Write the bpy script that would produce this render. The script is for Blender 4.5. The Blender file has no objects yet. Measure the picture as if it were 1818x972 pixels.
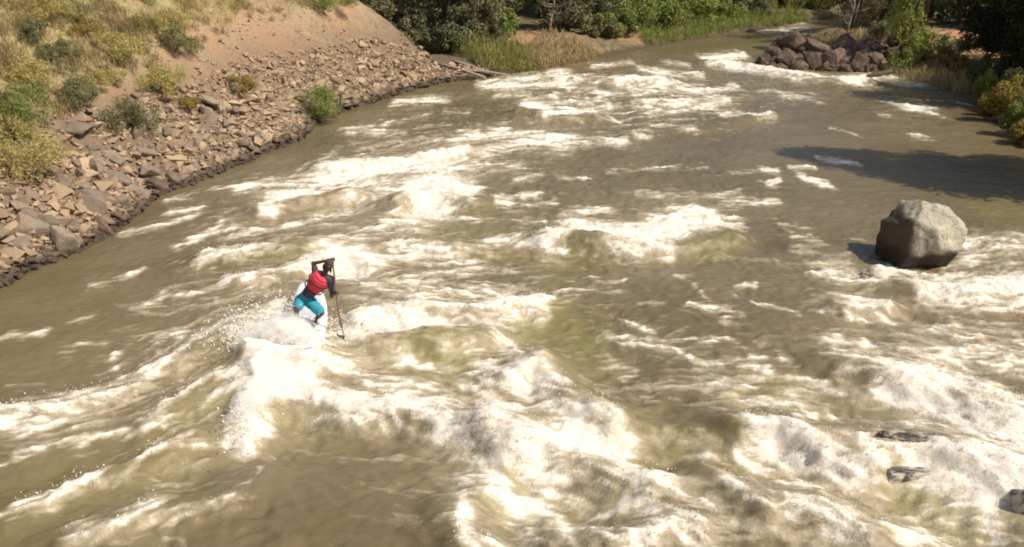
import bpy, bmesh, math, random
import numpy as np
from mathutils import Vector, Matrix, Quaternion
random.seed(7); rng = np.random.default_rng(11)
scene = bpy.context.scene
col = scene.collection
R = math.radians
# ------------------------------------------------------------------ camera
CH, PITCH, FPX = 8.0, R(22), 1574.0
cp, sp = math.cos(PITCH), math.sin(PITCH)
def ray(u, v):
    a = (u-909)/FPX; t = (v-486)/FPX
    return (a, cp - t*sp, -sp - t*cp)
def at(u, v, z=0.0):
    dx, dy, dz = ray(u, v); s = (z-CH)/dz
    return (dx*s, dy*s, z)
def aty(u, v, y):
    dx, dy, dz = ray(u, v); s = y/dy
    return Vector((dx*s, y, CH+dz*s))
cam = bpy.data.objects.new('camera', bpy.data.cameras.new('camera')); col.objects.link(cam)
cam.location = (0, 0, CH); cam.rotation_euler = (R(90)-PITCH, 0, 0)
cam.data.sensor_width = 36; cam.data.angle = R(60.0); cam.data.clip_end = 2000
scene.camera = cam
# ------------------------------------------------------------------ light
SUN_AZ, SUN_EL = R(112), R(50)           # azimuth clockwise from +Y
world = bpy.data.worlds.new('World'); scene.world = world; world.use_nodes = True
nt = world.node_tree; nt.nodes.clear()
sky = nt.nodes.new('ShaderNodeTexSky'); sky.sky_type = 'NISHITA'; sky.sun_disc = False
sky.sun_elevation = SUN_EL; sky.sun_rotation = SUN_AZ; sky.air_density = 1.0; sky.dust_density = 2.5
bg = nt.nodes.new('ShaderNodeBackground'); bg.inputs[1].default_value = 0.105
wo = nt.nodes.new('ShaderNodeOutputWorld')
nt.links.new(sky.outputs[0], bg.inputs[0]); nt.links.new(bg.outputs[0], wo.inputs[0])
sd = Vector((math.sin(SUN_AZ)*math.cos(SUN_EL), math.cos(SUN_AZ)*math.cos(SUN_EL), math.sin(SUN_EL)))
sl = bpy.data.lights.new('sun', 'SUN'); sl.energy = 4.5; sl.angle = R(0.5); sl.color = (1, .91, .77)
so = bpy.data.objects.new('sun', sl); col.objects.link(so); so.location = (30, -20, 40)
so.rotation_euler = sd.to_track_quat('Z', 'Y').to_euler()
vs = scene.view_settings; vs.view_transform = 'Standard'; vs.look = 'None'; vs.exposure = 0.17; vs.gamma = 1; vs.use_curve_mapping = False
scene.cycles.use_denoising = True; scene.cycles.max_bounces = 14; scene.cycles.diffuse_bounces = 4; scene.cycles.glossy_bounces = 3; scene.cycles.transmission_bounces = 4; scene.cycles.transparent_max_bounces = 8
scene.cycles.filter_width = 1.9; scene.cycles.caustics_reflective = False; scene.cycles.caustics_refractive = False
# ------------------------------------------------------------------ numpy noise
_p = np.random.default_rng(3).permutation(512)
_perm = np.concatenate([_p, _p, _p])
_ga = np.random.default_rng(5).uniform(0, 2*np.pi, 512); _gx, _gy = np.cos(_ga), np.sin(_ga)
def perlin(x, y, seed=0):
    x = np.asarray(x, float)+seed*17.31; y = np.asarray(y, float)+seed*5.77
    xi = np.floor(x).astype(int); yi = np.floor(y).astype(int); xf = x-xi; yf = y-yi
    u = xf*xf*xf*(xf*(xf*6-15)+10); v = yf*yf*yf*(yf*(yf*6-15)+10)
    def g(ix, iy, fx, fy):
        h = _perm[_perm[ix & 511]+(iy & 511)] & 511
        return _gx[h]*fx+_gy[h]*fy
    a = g(xi, yi, xf, yf); b = g(xi+1, yi, xf-1, yf); c = g(xi, yi+1, xf, yf-1); d = g(xi+1, yi+1, xf-1, yf-1)
    return ((a+(b-a)*u)*(1-v)+(c+(d-c)*u)*v)*1.5
def fbm(x, y, oct=4, seed=0, gain=.5):
    r = 0; a = 1; f = 1; n = 0
    for k in range(oct):
        r = r+a*perlin(np.asarray(x)*f, np.asarray(y)*f, seed+k*3); n += a; a *= gain; f *= 2.03
    return r/n
def sstep(a, b, x):
    t = np.clip((x-a)/(b-a), 0, 1); return t*t*(3-2*t)
# ------------------------------------------------------------------ mesh + object helpers
def mesh_np(name, V, F, smooth=True):
    V = np.asarray(V, np.float32); F = np.asarray(F, np.int32)
    me = bpy.data.meshes.new(name); k = F.shape[1]
    me.vertices.add(len(V)); me.vertices.foreach_set('co', V.ravel())
    me.loops.add(F.size); me.loops.foreach_set('vertex_index', F.ravel())
    me.polygons.add(len(F)); me.polygons.foreach_set('loop_start', np.arange(0, F.size, k, dtype=np.int32))
    me.update(calc_edges=True)
    me.polygons.foreach_set('use_smooth', np.full(len(F), smooth)); me.update()
    return me
def fattr(me, name, vals):
    a = me.attributes.new(name, 'FLOAT', 'POINT'); a.data.foreach_set('value', np.asarray(vals, np.float32).ravel())
def obj(name, me, mat=None, parent=None, loc=None):
    o = bpy.data.objects.new(name, me); col.objects.link(o)
    if mat and me is not None and not me.materials: me.materials.append(mat)
    if parent: o.parent = parent
    if loc is not None: o.location = loc
    return o
def tag(o, label=None, cat=None, group=None, kind=None):
    if label: o['label'] = label
    if cat: o['category'] = cat
    if group: o['group'] = group
    if kind: o['kind'] = kind
    return o
def empty(name, loc):
    o = bpy.data.objects.new(name, None); col.objects.link(o); o.location = loc; o.empty_display_size = .2; return o
class MB:
    def __init__(s): s.v = []; s.f = []
    def tube(s, pts, rad, n=8, cap=True):
        pts = [Vector(p) for p in pts]; base = len(s.v); up = None
        for i, p in enumerate(pts):
            d = (pts[min(i+1, len(pts)-1)]-pts[max(i-1, 0)]).normalized()
            if up is None:
                up = Vector((0, 0, 1)) if abs(d.z) < .9 else Vector((1, 0, 0))
            a = d.cross(up).normalized(); b = a.cross(d).normalized(); up = b
            r = rad[i] if hasattr(rad, '__len__') else rad
            for k in range(n):
                t = 2*math.pi*k/n; s.v.append(p+a*(math.cos(t)*r)+b*(math.sin(t)*r))
        for i in range(len(pts)-1):
            for k in range(n):
                q = base+i*n; s.f.append((q+k, q+(k+1) % n, q+n+(k+1) % n, q+n+k))
        if cap:
            s.f.append(tuple(base+k for k in range(n))[::-1]); e = base+(len(pts)-1)*n
            s.f.append(tuple(e+k for k in range(n)))
        return s
    def ball(s, c, r, rot=None, nu=12, nv=8):
        c = Vector(c); r = Vector(r) if hasattr(r, '__len__') else Vector((r, r, r)); base = len(s.v)
        for j in range(1, nv):
            th = math.pi*j/nv
            for i in range(nu):
                ph = 2*math.pi*i/nu
                p = Vector((r.x*math.sin(th)*math.cos(ph), r.y*math.sin(th)*math.sin(ph), r.z*math.cos(th)))
                s.v.append(c+(rot @ p if rot else p))
        for sgn in (1, -1):
            p = Vector((0, 0, sgn*r.z)); s.v.append(c+(rot @ p if rot else p))
        T = base+(nv-1)*nu; B = T+1
        for j in range(nv-2):
            for i in range(nu):
                q = base+j*nu; s.f.append((q+i, q+nu+i, q+nu+(i+1) % nu, q+(i+1) % nu))
        for i in range(nu):
            s.f.append((T, base+i, base+(i+1) % nu)); q = base+(nv-2)*nu; s.f.append((B, q+(i+1) % nu, q+i))
        return s
    def mesh(s, name, smooth=True):
        me = bpy.data.meshes.new(name); me.from_pydata([tuple(v) for v in s.v], [], s.f); me.update()
        if smooth: me.polygons.foreach_set('use_smooth', [True]*len(me.polygons))
        return me
def remeshed(mb, name, voxel, smooth=4, fac=.5):
    o = bpy.data.objects.new('tmp', mb.mesh('tmp')); col.objects.link(o)
    m = o.modifiers.new('r', 'REMESH'); m.mode = 'VOXEL'; m.voxel_size = voxel; m.use_smooth_shade = True
    if smooth:
        s = o.modifiers.new('s', 'SMOOTH'); s.iterations = smooth; s.factor = fac
    dg = bpy.context.evaluated_depsgraph_get(); dg.update()
    me = bpy.data.meshes.new_from_object(o.evaluated_get(dg)); me.name = name
    bpy.data.objects.remove(o)
    me.polygons.foreach_set('use_smooth', [True]*len(me.polygons))
    return me
# ------------------------------------------------------------------ materials
class NT:
    def __init__(s, name):
        s.m = bpy.data.materials.new(name); s.m.use_nodes = True; s.t = s.m.node_tree; s.t.nodes.clear()
        s.out = s.t.nodes.new('ShaderNodeOutputMaterial')
    def n(s, typ, ins=None, **kw):
        nd = s.t.nodes.new('ShaderNode'+typ)
        for k, v in kw.items(): setattr(nd, k, v)
        for k, v in (ins or {}).items():
            sock = nd.inputs[k]
            if isinstance(v, bpy.types.NodeSocket): s.t.links.new(v, sock)
            elif isinstance(v, bpy.types.Node): s.t.links.new(v.outputs[0], sock)
            else: sock.default_value = v
        return nd
    def math(s, op, a, b=0.0, c=0.0): return s.n('Math', {0: a, 1: b, 2: c}, operation=op).outputs[0]
    def mix(s, f, a, b):
        nd = s.t.nodes.new('ShaderNodeMix'); nd.data_type = 'RGBA'
        for i, v in ((0, f), (6, a), (7, b)):
            if isinstance(v, bpy.types.NodeSocket): s.t.links.new(v, nd.inputs[i])
            else: nd.inputs[i].default_value = v if i == 0 or len(v) == 4 else (*v, 1)
        return nd.outputs[2]
    def ramp(s, f, a, b, lo=0.0, hi=1.0):
        nd = s.n('MapRange', {0: f, 1: a, 2: b, 3: lo, 4: hi}, interpolation_type='SMOOTHSTEP'); return nd.outputs[0]
    def noise(s, vec, scale, detail=4, rough=.55, dist=0.0):
        return s.n('TexNoise', {'Vector': vec, 'Scale': scale, 'Detail': detail, 'Roughness': rough, 'Distortion': dist}).outputs[0]
    def attr(s, name): return s.n('Attribute', attribute_name=name).outputs['Fac']
    def done(s, sh): s.t.links.new(sh.outputs[0], s.out.inputs[0]); return s.m
def simple_mat(name, c, rough=.7, c2=None, scale=8, bump=0.0, metal=0.0, spec=.4):
    k = NT(name); co = k.n('TexCoord').outputs['Object']
    base = (*c, 1); nz = k.noise(co, scale, 5)
    b = k.mix(k.ramp(nz, .35, .65), c, c2 if c2 else tuple(x*.8 for x in c))
    ins = {'Base Color': b, 'Roughness': rough, 'Metallic': metal, 'Specular IOR Level': spec}
    if bump: ins['Normal'] = k.n('Bump', {'Height': k.noise(co, scale*2.5, 6), 'Strength': bump, 'Distance': .05}).outputs[0]
    return k.done(k.n('BsdfPrincipled', ins))
def leaf_mat(name, c1, c2, trans=.3):
    k = NT(name); g = k.n('NewGeometry'); rnd = g.outputs['Random Per Island']
    co = k.n('TexCoord').outputs['Object']
    f = k.math('ADD', k.math('MULTIPLY', rnd, .6), k.math('MULTIPLY', k.noise(co, 1.3, 2), .5))
    b = k.mix(k.ramp(f, .2, .85), c1, c2)
    d = k.n('BsdfDiffuse', {0: b}); tr = k.n('BsdfTranslucent', {0: b})
    return k.done(k.n('MixShader', {0: trans, 1: d.outputs[0], 2: tr.outputs[0]}))
# ------------------------------------------------------------------ shorelines and terrain
LPX = [(0,512),(60,482),(160,442),(230,398),(280,350),(350,326),(440,288),(540,246),(562,222),(620,196),(700,171),(760,153),(800,146),(860,139),(960,124),(1060,103),(1150,86),(1250,70),(1330,58),(1420,41)]
Lp = [(-14,-60),(-13,-5),(-12.6,8)]+[at(u, v)[:2] for u, v in LPX]+[(33,83),(48,91),(75,98),(190,108)]
RPX = [(1465,58),(1375,72),(1340,112),(1440,124),(1560,131),(1640,127),(1700,140),(1742,168),(1745,200),(1790,238),(1818,254)]
Rp = [(190,98),(75,88),(50,81),(36,74)]+[at(u, v)[:2] for u, v in RPX]+[(18.6,27),(18.2,20),(17,10),(17,-5),(18,-60)]
Lp = np.array(Lp); Rp = np.array(Rp)
def dist_poly(P, x, y):
    best = np.full(x.shape, 1e9)
    for a, b in zip(P[:-1], P[1:]):
        dx, dy = b-a; l2 = dx*dx+dy*dy
        t = np.clip(((x-a[0])*dx+(y-a[1])*dy)/l2, 0, 1)
        best = np.minimum(best, (x-a[0]-t*dx)**2+(y-a[1]-t*dy)**2)
    return np.sqrt(best)
_poly = np.concatenate([Lp, Rp])
def in_river(x, y):
    ins = np.zeros(x.shape, bool); n = len(_poly)
    for i in range(n):
        x1, y1 = _poly[i]; x2, y2 = _poly[(i+1) % n]
        if y1 == y2: continue
        c = ((y1 > y) != (y2 > y)) & (x < (x2-x1)*(y-y1)/(y2-y1)+x1); ins ^= c
    return ins
def H(x, y, detail=True):
    x = np.atleast_1d(np.asarray(x, float)); y = np.atleast_1d(np.asarray(y, float))
    dl = dist_poly(Lp, x, y); dr = dist_poly(Rp, x, y); riv = in_river(x, y)
    n1 = fbm(x*.35, y*.35, 3, 1); n2 = fbm(x*1.6, y*1.6, 3, 9)
    # left bank: the scree spur, then the flat wooded bank behind it
    zs = np.minimum(.70*dl+.10*np.minimum(dl, 2.5), 10+.35*dl)
    yr = 46.6+.47*np.maximum(-x-3.5, -3)
    beyond = y-yr
    flat = .8*(1-np.exp(-dl/1.2))+.03*dl+.45*np.maximum(0, dl-13)
    zl = np.where(beyond > 0, np.maximum(np.minimum(zs, zs-1.0*beyond), np.minimum(flat, zs+1)), zs)
    zl = zl+(n1*.35+n2*.10)*np.clip(dl/2, 0, 1)
    zr = .9*(1-np.exp(-dr/1.6))+.05*dr+.35*np.maximum(0, dr-14)+(n1*.3+n2*.08)*np.clip(dr/2, 0, 1)
    z = np.where(dl < dr, zl, zr)
    return np.where(riv, -np.minimum(1.2, .45*np.minimum(dl, dr))-.03, z)
def land(u, v):
    dx, dy, dz = ray(u, v); s = np.linspace(12, 140, 4000)
    x, y, z = dx*s, dy*s, CH+dz*s; h = np.maximum(H(x, y), 0)
    i = int(np.argmax(z < h)); i = max(i, 1)
    return Vector((x[i], y[i], h[i]))
def nonuni(knots):
    out = []
    for a, b, s in knots: out.append(np.arange(a, b, s))
    return np.concatenate(out+[[knots[-1][1]]])
tx = nonuni([(-260,-60,8),(-60,-26,1.2),(-26,32,.28),(32,60,1.0),(60,300,8)])
ty = nonuni([(-120,0,6),(0,15,1.0),(15,62,.25),(62,100,.6),(100,360,8)])
TX, TY = np.meshgrid(tx, ty); x, y = TX.ravel(), TY.ravel()
z = H(x, y)
far = np.clip((np.hypot(x-5, y-40)-70)/120, 0, 1); z = z*(1-far*.5)
nx, ny = len(tx), len(ty)
idx = np.arange(nx*ny).reshape(ny, nx)
F = np.stack([idx[:-1,:-1], idx[:-1,1:], idx[1:,1:], idx[1:,:-1]], -1).reshape(-1, 4)
gm = mesh_np('ground', np.stack([x, y, z], 1), F)
dl = dist_poly(Lp, x, y); dr = dist_poly(Rp, x, y)
side = (dl < dr).astype(float)
fattr(gm, 'shore', np.minimum(dl, dr)); 
# grassy part of the scree slope (towards the camera and up), red earth at the cut bank
grass = np.clip(sstep(46, 28, y+.35*dl-6)*sstep(2.6, 5.0, dl+.1*(24-y))+sstep(52, 55, y), 0, 1)*side + (1-side)*.55
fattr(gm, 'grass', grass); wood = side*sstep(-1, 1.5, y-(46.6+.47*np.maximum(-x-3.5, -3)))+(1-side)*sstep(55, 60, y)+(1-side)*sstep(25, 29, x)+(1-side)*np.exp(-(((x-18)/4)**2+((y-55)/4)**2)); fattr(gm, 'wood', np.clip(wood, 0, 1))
red = np.exp(-(((x-.5)/3.5)**2+((y-56)/3)**2)) + np.exp(-(((x-26.5)/4)**2+((y-54)/4)**2))*1.2 + np.exp(-(((x-7.5)/1.2)**2+((y-60.5)/1.5)**2))
fattr(gm, 'redness', red); fattr(gm, 'rocky', np.clip(1.6*np.exp(-(((x-17.6)/3.6)**2+((y-52)/3.8)**2)), 0, 1))
k = NT('bank_earth'); co = k.n('TexCoord').outputs['Object']
nA = k.noise(co, .45, 5); nB = k.noise(co, 2.2, 6, .65); nC = k.noise(co, 9, 5, .7)
dirt = k.mix(k.ramp(nB, .3, .7), (.29,.205,.118), (.39,.285,.175))
dirt = k.mix(k.ramp(nA, .45, .62), dirt, (.37,.235,.14))
dirt = k.mix(k.math('MULTIPLY', k.ramp(nC, .56, .7), .55), dirt, (.47,.38,.28))
dirt = k.mix(k.math('MULTIPLY', k.ramp(nC, .42, .3), .6), dirt, (.14,.095,.06))
gr = k.mix(k.ramp(nB, .35, .65), (.40,.33,.165), (.26,.225,.095))
gf = k.math('MULTIPLY', k.attr('grass'), k.ramp(k.noise(co, .8, 5, .65), .36, .5))
b = k.mix(gf, dirt, gr)
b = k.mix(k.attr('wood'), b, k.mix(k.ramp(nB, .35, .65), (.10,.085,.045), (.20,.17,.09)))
b = k.mix(k.math('MINIMUM', k.attr('redness'), 1.0), b, k.mix(k.ramp(nB, .3, .7), (.40,.20,.10), (.50,.29,.17)))
b = k.mix(k.math('MULTIPLY', k.ramp(k.attr('shore'), 5.0, 2.0), k.math('SUBTRACT', .75, k.attr('grass'))), b, (.15,.11,.08))
b = k.mix(k.attr('rocky'), b, k.mix(k.ramp(nC, .35, .65), (.06,.045,.035), (.16,.12,.09)))
wet = k.ramp(k.math('ADD', k.attr('shore'), k.math('MULTIPLY', nB, .5)), .85, .35)
b = k.mix(wet, b, (.085,.06,.042))
bp = k.n('Bump', {'Height': k.math('ADD', nB, k.math('MULTIPLY', nC, .6)), 'Strength': .8, 'Distance': .12}).outputs[0]
M_ground = k.done(k.n('BsdfPrincipled', {'Base Color': b, 'Roughness': .95, 'Specular IOR Level': .15, 'Normal': bp}))
tag(obj('ground', gm, M_ground), kind='structure')
FOAM = """
16,.75|0,725 60,722 130,706 200,690 260,662 300,640 350,598 400,572 445,560
24,.4|0,742 120,730 220,705 300,665
5,.5|215,672 270,635 320,600
4,.5|265,607 300,598 330,588
3,.35|110,622 160,615 190,610
4,.5|0,600 40,595 78,590
3,.5|122,575 160,565
3,.3|220,562 260,555
8,.5|205,628 212,648
5,.4|205,650 180,668 155,672
3,.35|10,685 40,680
6,.6|258,540 275,535
5,.65|290,523 340,520 390,505 440,492
8,.6|400,500 440,490 470,485
4,.5|160,509 200,501 250,482
4,.5|440,519 475,516
3,.45|380,535 430,526
12,.6|265,750 300,715 335,690 370,662 420,645 455,640
9,.5|340,735 370,700 400,680 420,660
3,.65|150,787 175,772 220,762 285,750 300,738
8,.4|185,775 250,778
7,.75|235,830 262,808 290,795 315,780 338,767
8,.7|345,793 370,789 382,783
6,.65|0,825 20,810 60,802 82,800
5,.45|60,795 100,790 150,782
12,.3|0,760 80,765 150,760
10,.75|100,875 130,862 165,850 178,838
6,.6|180,850 225,852 235,843
7,.65|0,920 35,900 60,890 95,873
5,.45|35,905 100,892
14,.8|130,955 175,935 220,915 260,900 280,893
24,.35|130,950 280,890
9,.75|260,913 300,912 350,900 395,880
4,.6|395,880 420,867 440,853 455,838 470,826
8,.55|290,975 300,950 315,965 325,985
5,.35|200,965 225,950 260,930
6,.35|280,855 325,860
22,.95|470,650 455,690 432,745 440,765
14,1|415,768 445,772 470,760
34,1|470,600 520,600 560,600
26,1|490,640 535,655
22,.8|445,580 470,560 490,545
20,.95|510,665 560,695 600,712 680,708 740,716 800,735
24,.85|800,740 850,765 900,785
15,.55|540,640 620,660 700,690 780,715
20,.3|560,640 700,650
28,.9|630,585 680,560 740,545
12,.9|625,594 720,585 800,578
22,.7|740,540 820,550 900,545 950,530
12,.75|860,535 930,530 956,525
20,.5|650,520 720,505 820,515 900,520
16,.5|780,560 850,570 900,600
8,.75|785,613 810,623 850,625
14,.6|880,590 910,620 940,640
5,.6|715,640 760,655 790,680
20,.55|800,680 850,650 900,640 960,655
26,.5|820,700 900,690 960,690
35,.95|890,760 950,770 1010,780 1080,810 1140,840
30,.85|850,740 900,700 930,660
20,.85|930,640 990,690
22,.9|1030,712 1065,712 1095,730
28,.85|900,830 960,840
18,.95|815,880 818,920 830,960 860,985
22,.8|840,850 900,832
18,.8|880,960 950,970
50,.33|900,900 920,920
22,.85|960,860 945,900 990,930 1010,950
14,.8|1130,860 1170,850 1190,868
9,.75|1110,890 1165,880 1172,870
8,.7|1120,900 1150,905 1160,925
12,.7|1050,940 1100,950 1180,945 1230,925
40,.33|1060,890 1120,890
10,.4|1000,740 1080,745 1200,770
3,.55|1044,500 1080,502 1112,497
4,.45|965,528 1000,520 1060,517 1095,518
4,.5|1190,490 1220,500 1245,520 1255,530
3,.5|1300,520 1320,508 1340,506
4,.55|1220,545 1245,550 1290,553
5,.65|1280,568 1315,563
3,.5|1340,540 1360,545
4,.5|1115,575 1150,590 1160,592
4,.55|1060,608 1110,610 1150,603
4,.55|1110,605 1140,602 1180,603
3,.6|1120,617 1180,618
3,.55|1185,620 1205,630 1220,638
4,.5|1180,615 1210,605 1280,605 1320,615 1335,628
5,.5|1235,648 1280,648 1320,640 1360,635
5,.6|1310,655 1360,655
5,.5|1080,640 1090,650 1110,655
4,.5|1060,655 1090,650
4,.55|1105,670 1130,660
25,.35|1150,700 1250,690
14,.45|1270,690 1350,690
9,.8|1335,745 1360,740 1400,748 1440,742
24,.75|1330,770 1370,780 1420,790 1480,800
18,.9|1440,800 1490,815 1530,820 1545,800 1540,775 1520,765
20,.6|1310,790 1340,830 1390,860
10,.75|1420,850 1440,870
14,.65|1240,820 1280,835 1305,855
6,.75|1305,855 1330,878 1355,897
14,.7|1400,880 1440,870 1480,890
20,.5|1380,900 1450,910 1520,930
9,.6|1490,850 1540,870 1590,900
4,.6|1385,698 1430,710 1470,725 1480,740
4,.55|1340,655 1390,668 1450,685 1500,700
5,.45|1385,632 1400,635
18,.35|1330,700 1380,720 1450,720
26,.95|1580,660 1620,655 1680,670
18,.75|1480,620 1540,630 1640,640
8,.7|1540,610 1500,640
34,.95|1720,705 1760,720 1810,740
28,.65|1680,620 1740,640 1818,640
20,.85|1690,650 1760,690
20,.8|1580,685 1620,690 1680,690
20,.85|1580,760 1640,755 1720,765
38,.9|1730,800 1780,810 1820,830
12,.65|1560,788 1620,790 1680,800
28,.95|1680,860 1720,850 1760,870
16,.9|1740,880 1755,920 1770,950
36,.65|1640,820 1720,830
22,.65|1600,955 1630,965
10,.6|1780,940 1818,950
20,.9|1640,507 1700,507 1760,502 1820,492
16,.8|1700,527 1750,532 1790,520
14,.6|1720,460 1780,450 1820,440
12,.5|1715,440 1760,425 1820,425
14,.55|1440,480 1480,490 1530,495
9,.6|1470,495 1540,500 1600,495
16,.35|1460,470 1490,460
13,.97|1498,540 1530,541 1575,536
4,.45|1495,555 1510,570
4,.45|1520,560 1560,572 1640,580 1680,590
9,.4|1640,580 1700,590
9,.4|1690,600 1740,600
8,.4|1700,580 1780,575
8,.45|1750,610 1818,605
4,.4|1340,540 1380,545 1410,560 1440,580
3,.45|1450,560 1465,552
4,.5|1490,590 1480,605
26,1|725,340 760,325 800,330 826,343
16,1|740,353 790,356
14,.98|470,360 510,350 560,345
10,.95|465,366 490,369
13,.8|430,335 500,325 580,320 650,300
13,.92|575,293 640,290 700,285 760,272 820,262
15,.7|600,330 680,320
16,.65|620,345 690,345
9,.55|640,270 700,258 780,250 850,243
15,.65|850,280 880,265 950,255 1000,262
9,.6|900,240 980,248 1060,250 1100,258
8,.6|780,300 860,300 925,298
5,.5|910,320 960,312
5,.55|880,350 960,348
4,.55|885,360 930,365 985,358
5,.6|890,353 905,358
3,.45|990,315 1045,318
18,.95|980,412 1020,405 1080,412 1150,420 1200,415
20,.95|1130,420 1190,405 1230,395 1255,395
10,.8|1160,392 1230,378 1290,398 1312,402
12,.55|1000,390 1050,375 1080,380
9,.9|1080,432 1140,442 1190,436
4,.5|1200,370 1250,368 1300,362 1380,360
5,.55|1280,355 1380,361
4,.4|1130,345 1180,350 1250,345 1310,340
4,.4|1080,305 1150,300 1250,296
4,.6|1355,303 1380,306
4,.6|1360,328 1382,322
7,.9|1425,316 1445,322 1465,326
4,.85|1455,283 1490,287 1520,291
3,.5|1400,297 1440,296
3,.4|1300,310 1360,302
6,.7|1405,418 1425,425 1450,425
3,.4|1380,400 1450,405
5,.4|1410,445 1440,445
3,.4|1480,420 1530,427
4,.3|1270,460 1360,462
5,.4|1380,465 1410,475
10,.72|355,460 400,450 450,440 500,430
8,.6|320,440 370,415 420,402
4,.5|310,437 350,425 400,395
10,.65|400,420 480,410 550,395 620,385
26,.97|590,445 630,450 650,465
9,.72|430,490 490,480 540,465 575,450
12,.55|560,430 640,420 700,410 760,405
10,.55|690,440 760,455 830,470
12,.6|700,430 760,445 860,435 930,425 1000,432
5,.5|680,395 740,393 850,392
4,.55|850,393 900,390 970,393
6,.65|880,425 920,420 960,430
14,.4|660,490 740,490 850,480
10,.5|700,375 780,380
5,.5|660,400 680,405
9,.6|225,415 280,402 340,388
4,.65|300,378 330,374 355,372
4,.5|380,335 430,330 480,325
6,.4|300,355 350,345
4,.4|520,310 600,268
6,.7|700,182 760,180 790,178
4,.5|620,236 680,230
3,.45|720,208 760,205
4,.55|820,236 850,235
4,.4|650,238 720,238
4,.5|800,252 900,228
6,.6|850,245 960,235
3,.45|680,222 695,216
4,.4|790,200 830,200
3,.4|600,232 660,222
3,.4|740,225 800,222
10,.98|935,189 955,189 970,193
8,.98|970,199 1010,201 1052,199
9,.6|990,180 1040,180 1080,190
5,.7|860,155 920,152 1000,148
6,.6|850,150 900,142 1000,135
4,.6|975,130 1010,128
5,.65|1000,140 1050,137 1110,140
6,.7|1100,142 1150,140 1180,148
6,.7|1140,125 1180,130
5,.7|1170,133 1240,128
6,.6|1200,150 1250,160
5,.65|1120,165 1180,158 1260,165 1310,155
5,.6|1150,185 1220,180 1290,175
5,.6|1060,170 1100,165
8,.6|1130,185 1150,180
5,.5|1150,205 1200,200
5,.65|1160,225 1230,225
5,.75|1280,207 1300,205
4,.75|1310,200 1340,205 1370,201
5,.65|1130,235 1150,232
6,.6|960,250 1000,250 1040,255
5,.65|1080,250 1115,248
4,.5|1010,160 1060,158
4,.5|1050,118 1120,112
4,.5|1180,112 1220,116
4,.5|1210,195 1260,190
4,.5|880,170 940,166
5,.9|1248,105 1290,102 1320,97
6,.95|1290,115 1340,118 1400,128
6,.95|1400,128 1460,138 1520,142
5,.9|1520,140 1560,134 1585,131
4,.5|1260,118 1290,112
4,.6|1590,150 1645,151
3,.5|1510,153 1540,150
4,.5|1350,163 1380,162
4,.5|1390,170 1450,178
4,.8|1575,183 1595,186
4,.7|1600,192 1650,190
3,.65|1600,190 1640,200 1670,206
3,.6|1700,183 1720,186
3,.5|1560,205 1580,206
4,.7|1618,240 1640,242
3,.5|1480,230 1520,240
2,.6|1350,58 1400,53 1440,52
2,.4|1380,45 1430,42
60,.42|1650,700 1790,760
50,.4|1400,850 1500,880
55,.42|1250,935 1500,955
45,.36|1000,890 1200,900
60,.42|1600,930 1720,960
36,.4|700,680 850,720
30,.35|1330,720 1420,700
26,.95|455,625 500,640 545,650
24,.9|450,600 480,580
20,.8|440,640 425,680
"""
TINT = """
40,.9|740,640 820,640
45,.9|960,590 1040,620
30,.6|930,560 990,580
40,.8|900,880 920,900
28,.7|1090,880 1130,880
40,.7|1330,830 1400,860
60,.75|1620,880 1700,920
40,.6|1060,770 1200,800
30,.5|1290,700 1420,720
60,.5|60,880 300,830
40,.4|350,700 300,760
30,.4|480,740 600,720
30,.5|1230,430 1290,430
20,.5|500,450 560,440
40,.4|760,400 1000,470
30,.6|1740,370 1818,380
"""
CHOP = """
45,.85|980,160 1080,165 1200,165
30,.8|1100,200 1250,190
30,.65|880,140 1000,130
40,.65|640,235 820,225 960,245
25,.5|1300,170 1450,175
20,.4|1560,195 1680,195
60,.4|1180,330 1350,340
60,.5|700,440 950,480
50,.5|1000,530 1200,560
70,.5|1100,640 1350,640
60,.55|1450,560 1800,600
60,.55|300,560 420,640
60,.5|100,720 300,740
60,.45|600,880 780,900
70,.7|800,650 1000,690
90,.75|900,860 1200,920
90,.75|1350,850 1700,930
60,.6|350,470 560,430
60,.55|660,500 900,500
60,.3|100,560 250,600
50,.4|150,860 300,900
60,.5|450,330 700,330
60,.5|1500,680 1800,720
"""
FOAM += """7,.97|1562,488 1588,476 1615,480
10,.75|1620,492 1680,494 1716,482
7,.6|1715,470 1735,455
14,.97|505,668 560,700 640,712 730,712
18,.97|455,690 440,745 448,768
"""
FOAM += """20,.85|1818,500 1900,505 1990,520
30,.8|1818,740 1920,770 2050,800
36,.85|1818,830 1930,860 2060,900
10,.6|1818,610 1960,630
8,.5|1818,430 1950,450
24,.7|-20,760 -120,790
"""
CHOP += """90,.6|1830,560 2100,620
110,.7|1830,780 2200,860
80,.5|-40,760 -250,820
"""
FOAM += """14,.97|552,452 580,446 612,446
10,.9|560,466 590,462 620,460
"""
# ------------------------------------------------------------------ river
wx = nonuni([(-40,-15,.5),(-15,14,.055),(14,27,.085),(27,60,.5),(60,190,4)])
wy = np.concatenate([np.arange(-60,7,1.5), nonuni([(7,21,.05),(21,32,.08),(32,52,.13),(52,78,.22),(78,112,1.0)])])
WX, WY = np.meshgrid(wx, wy)
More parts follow.
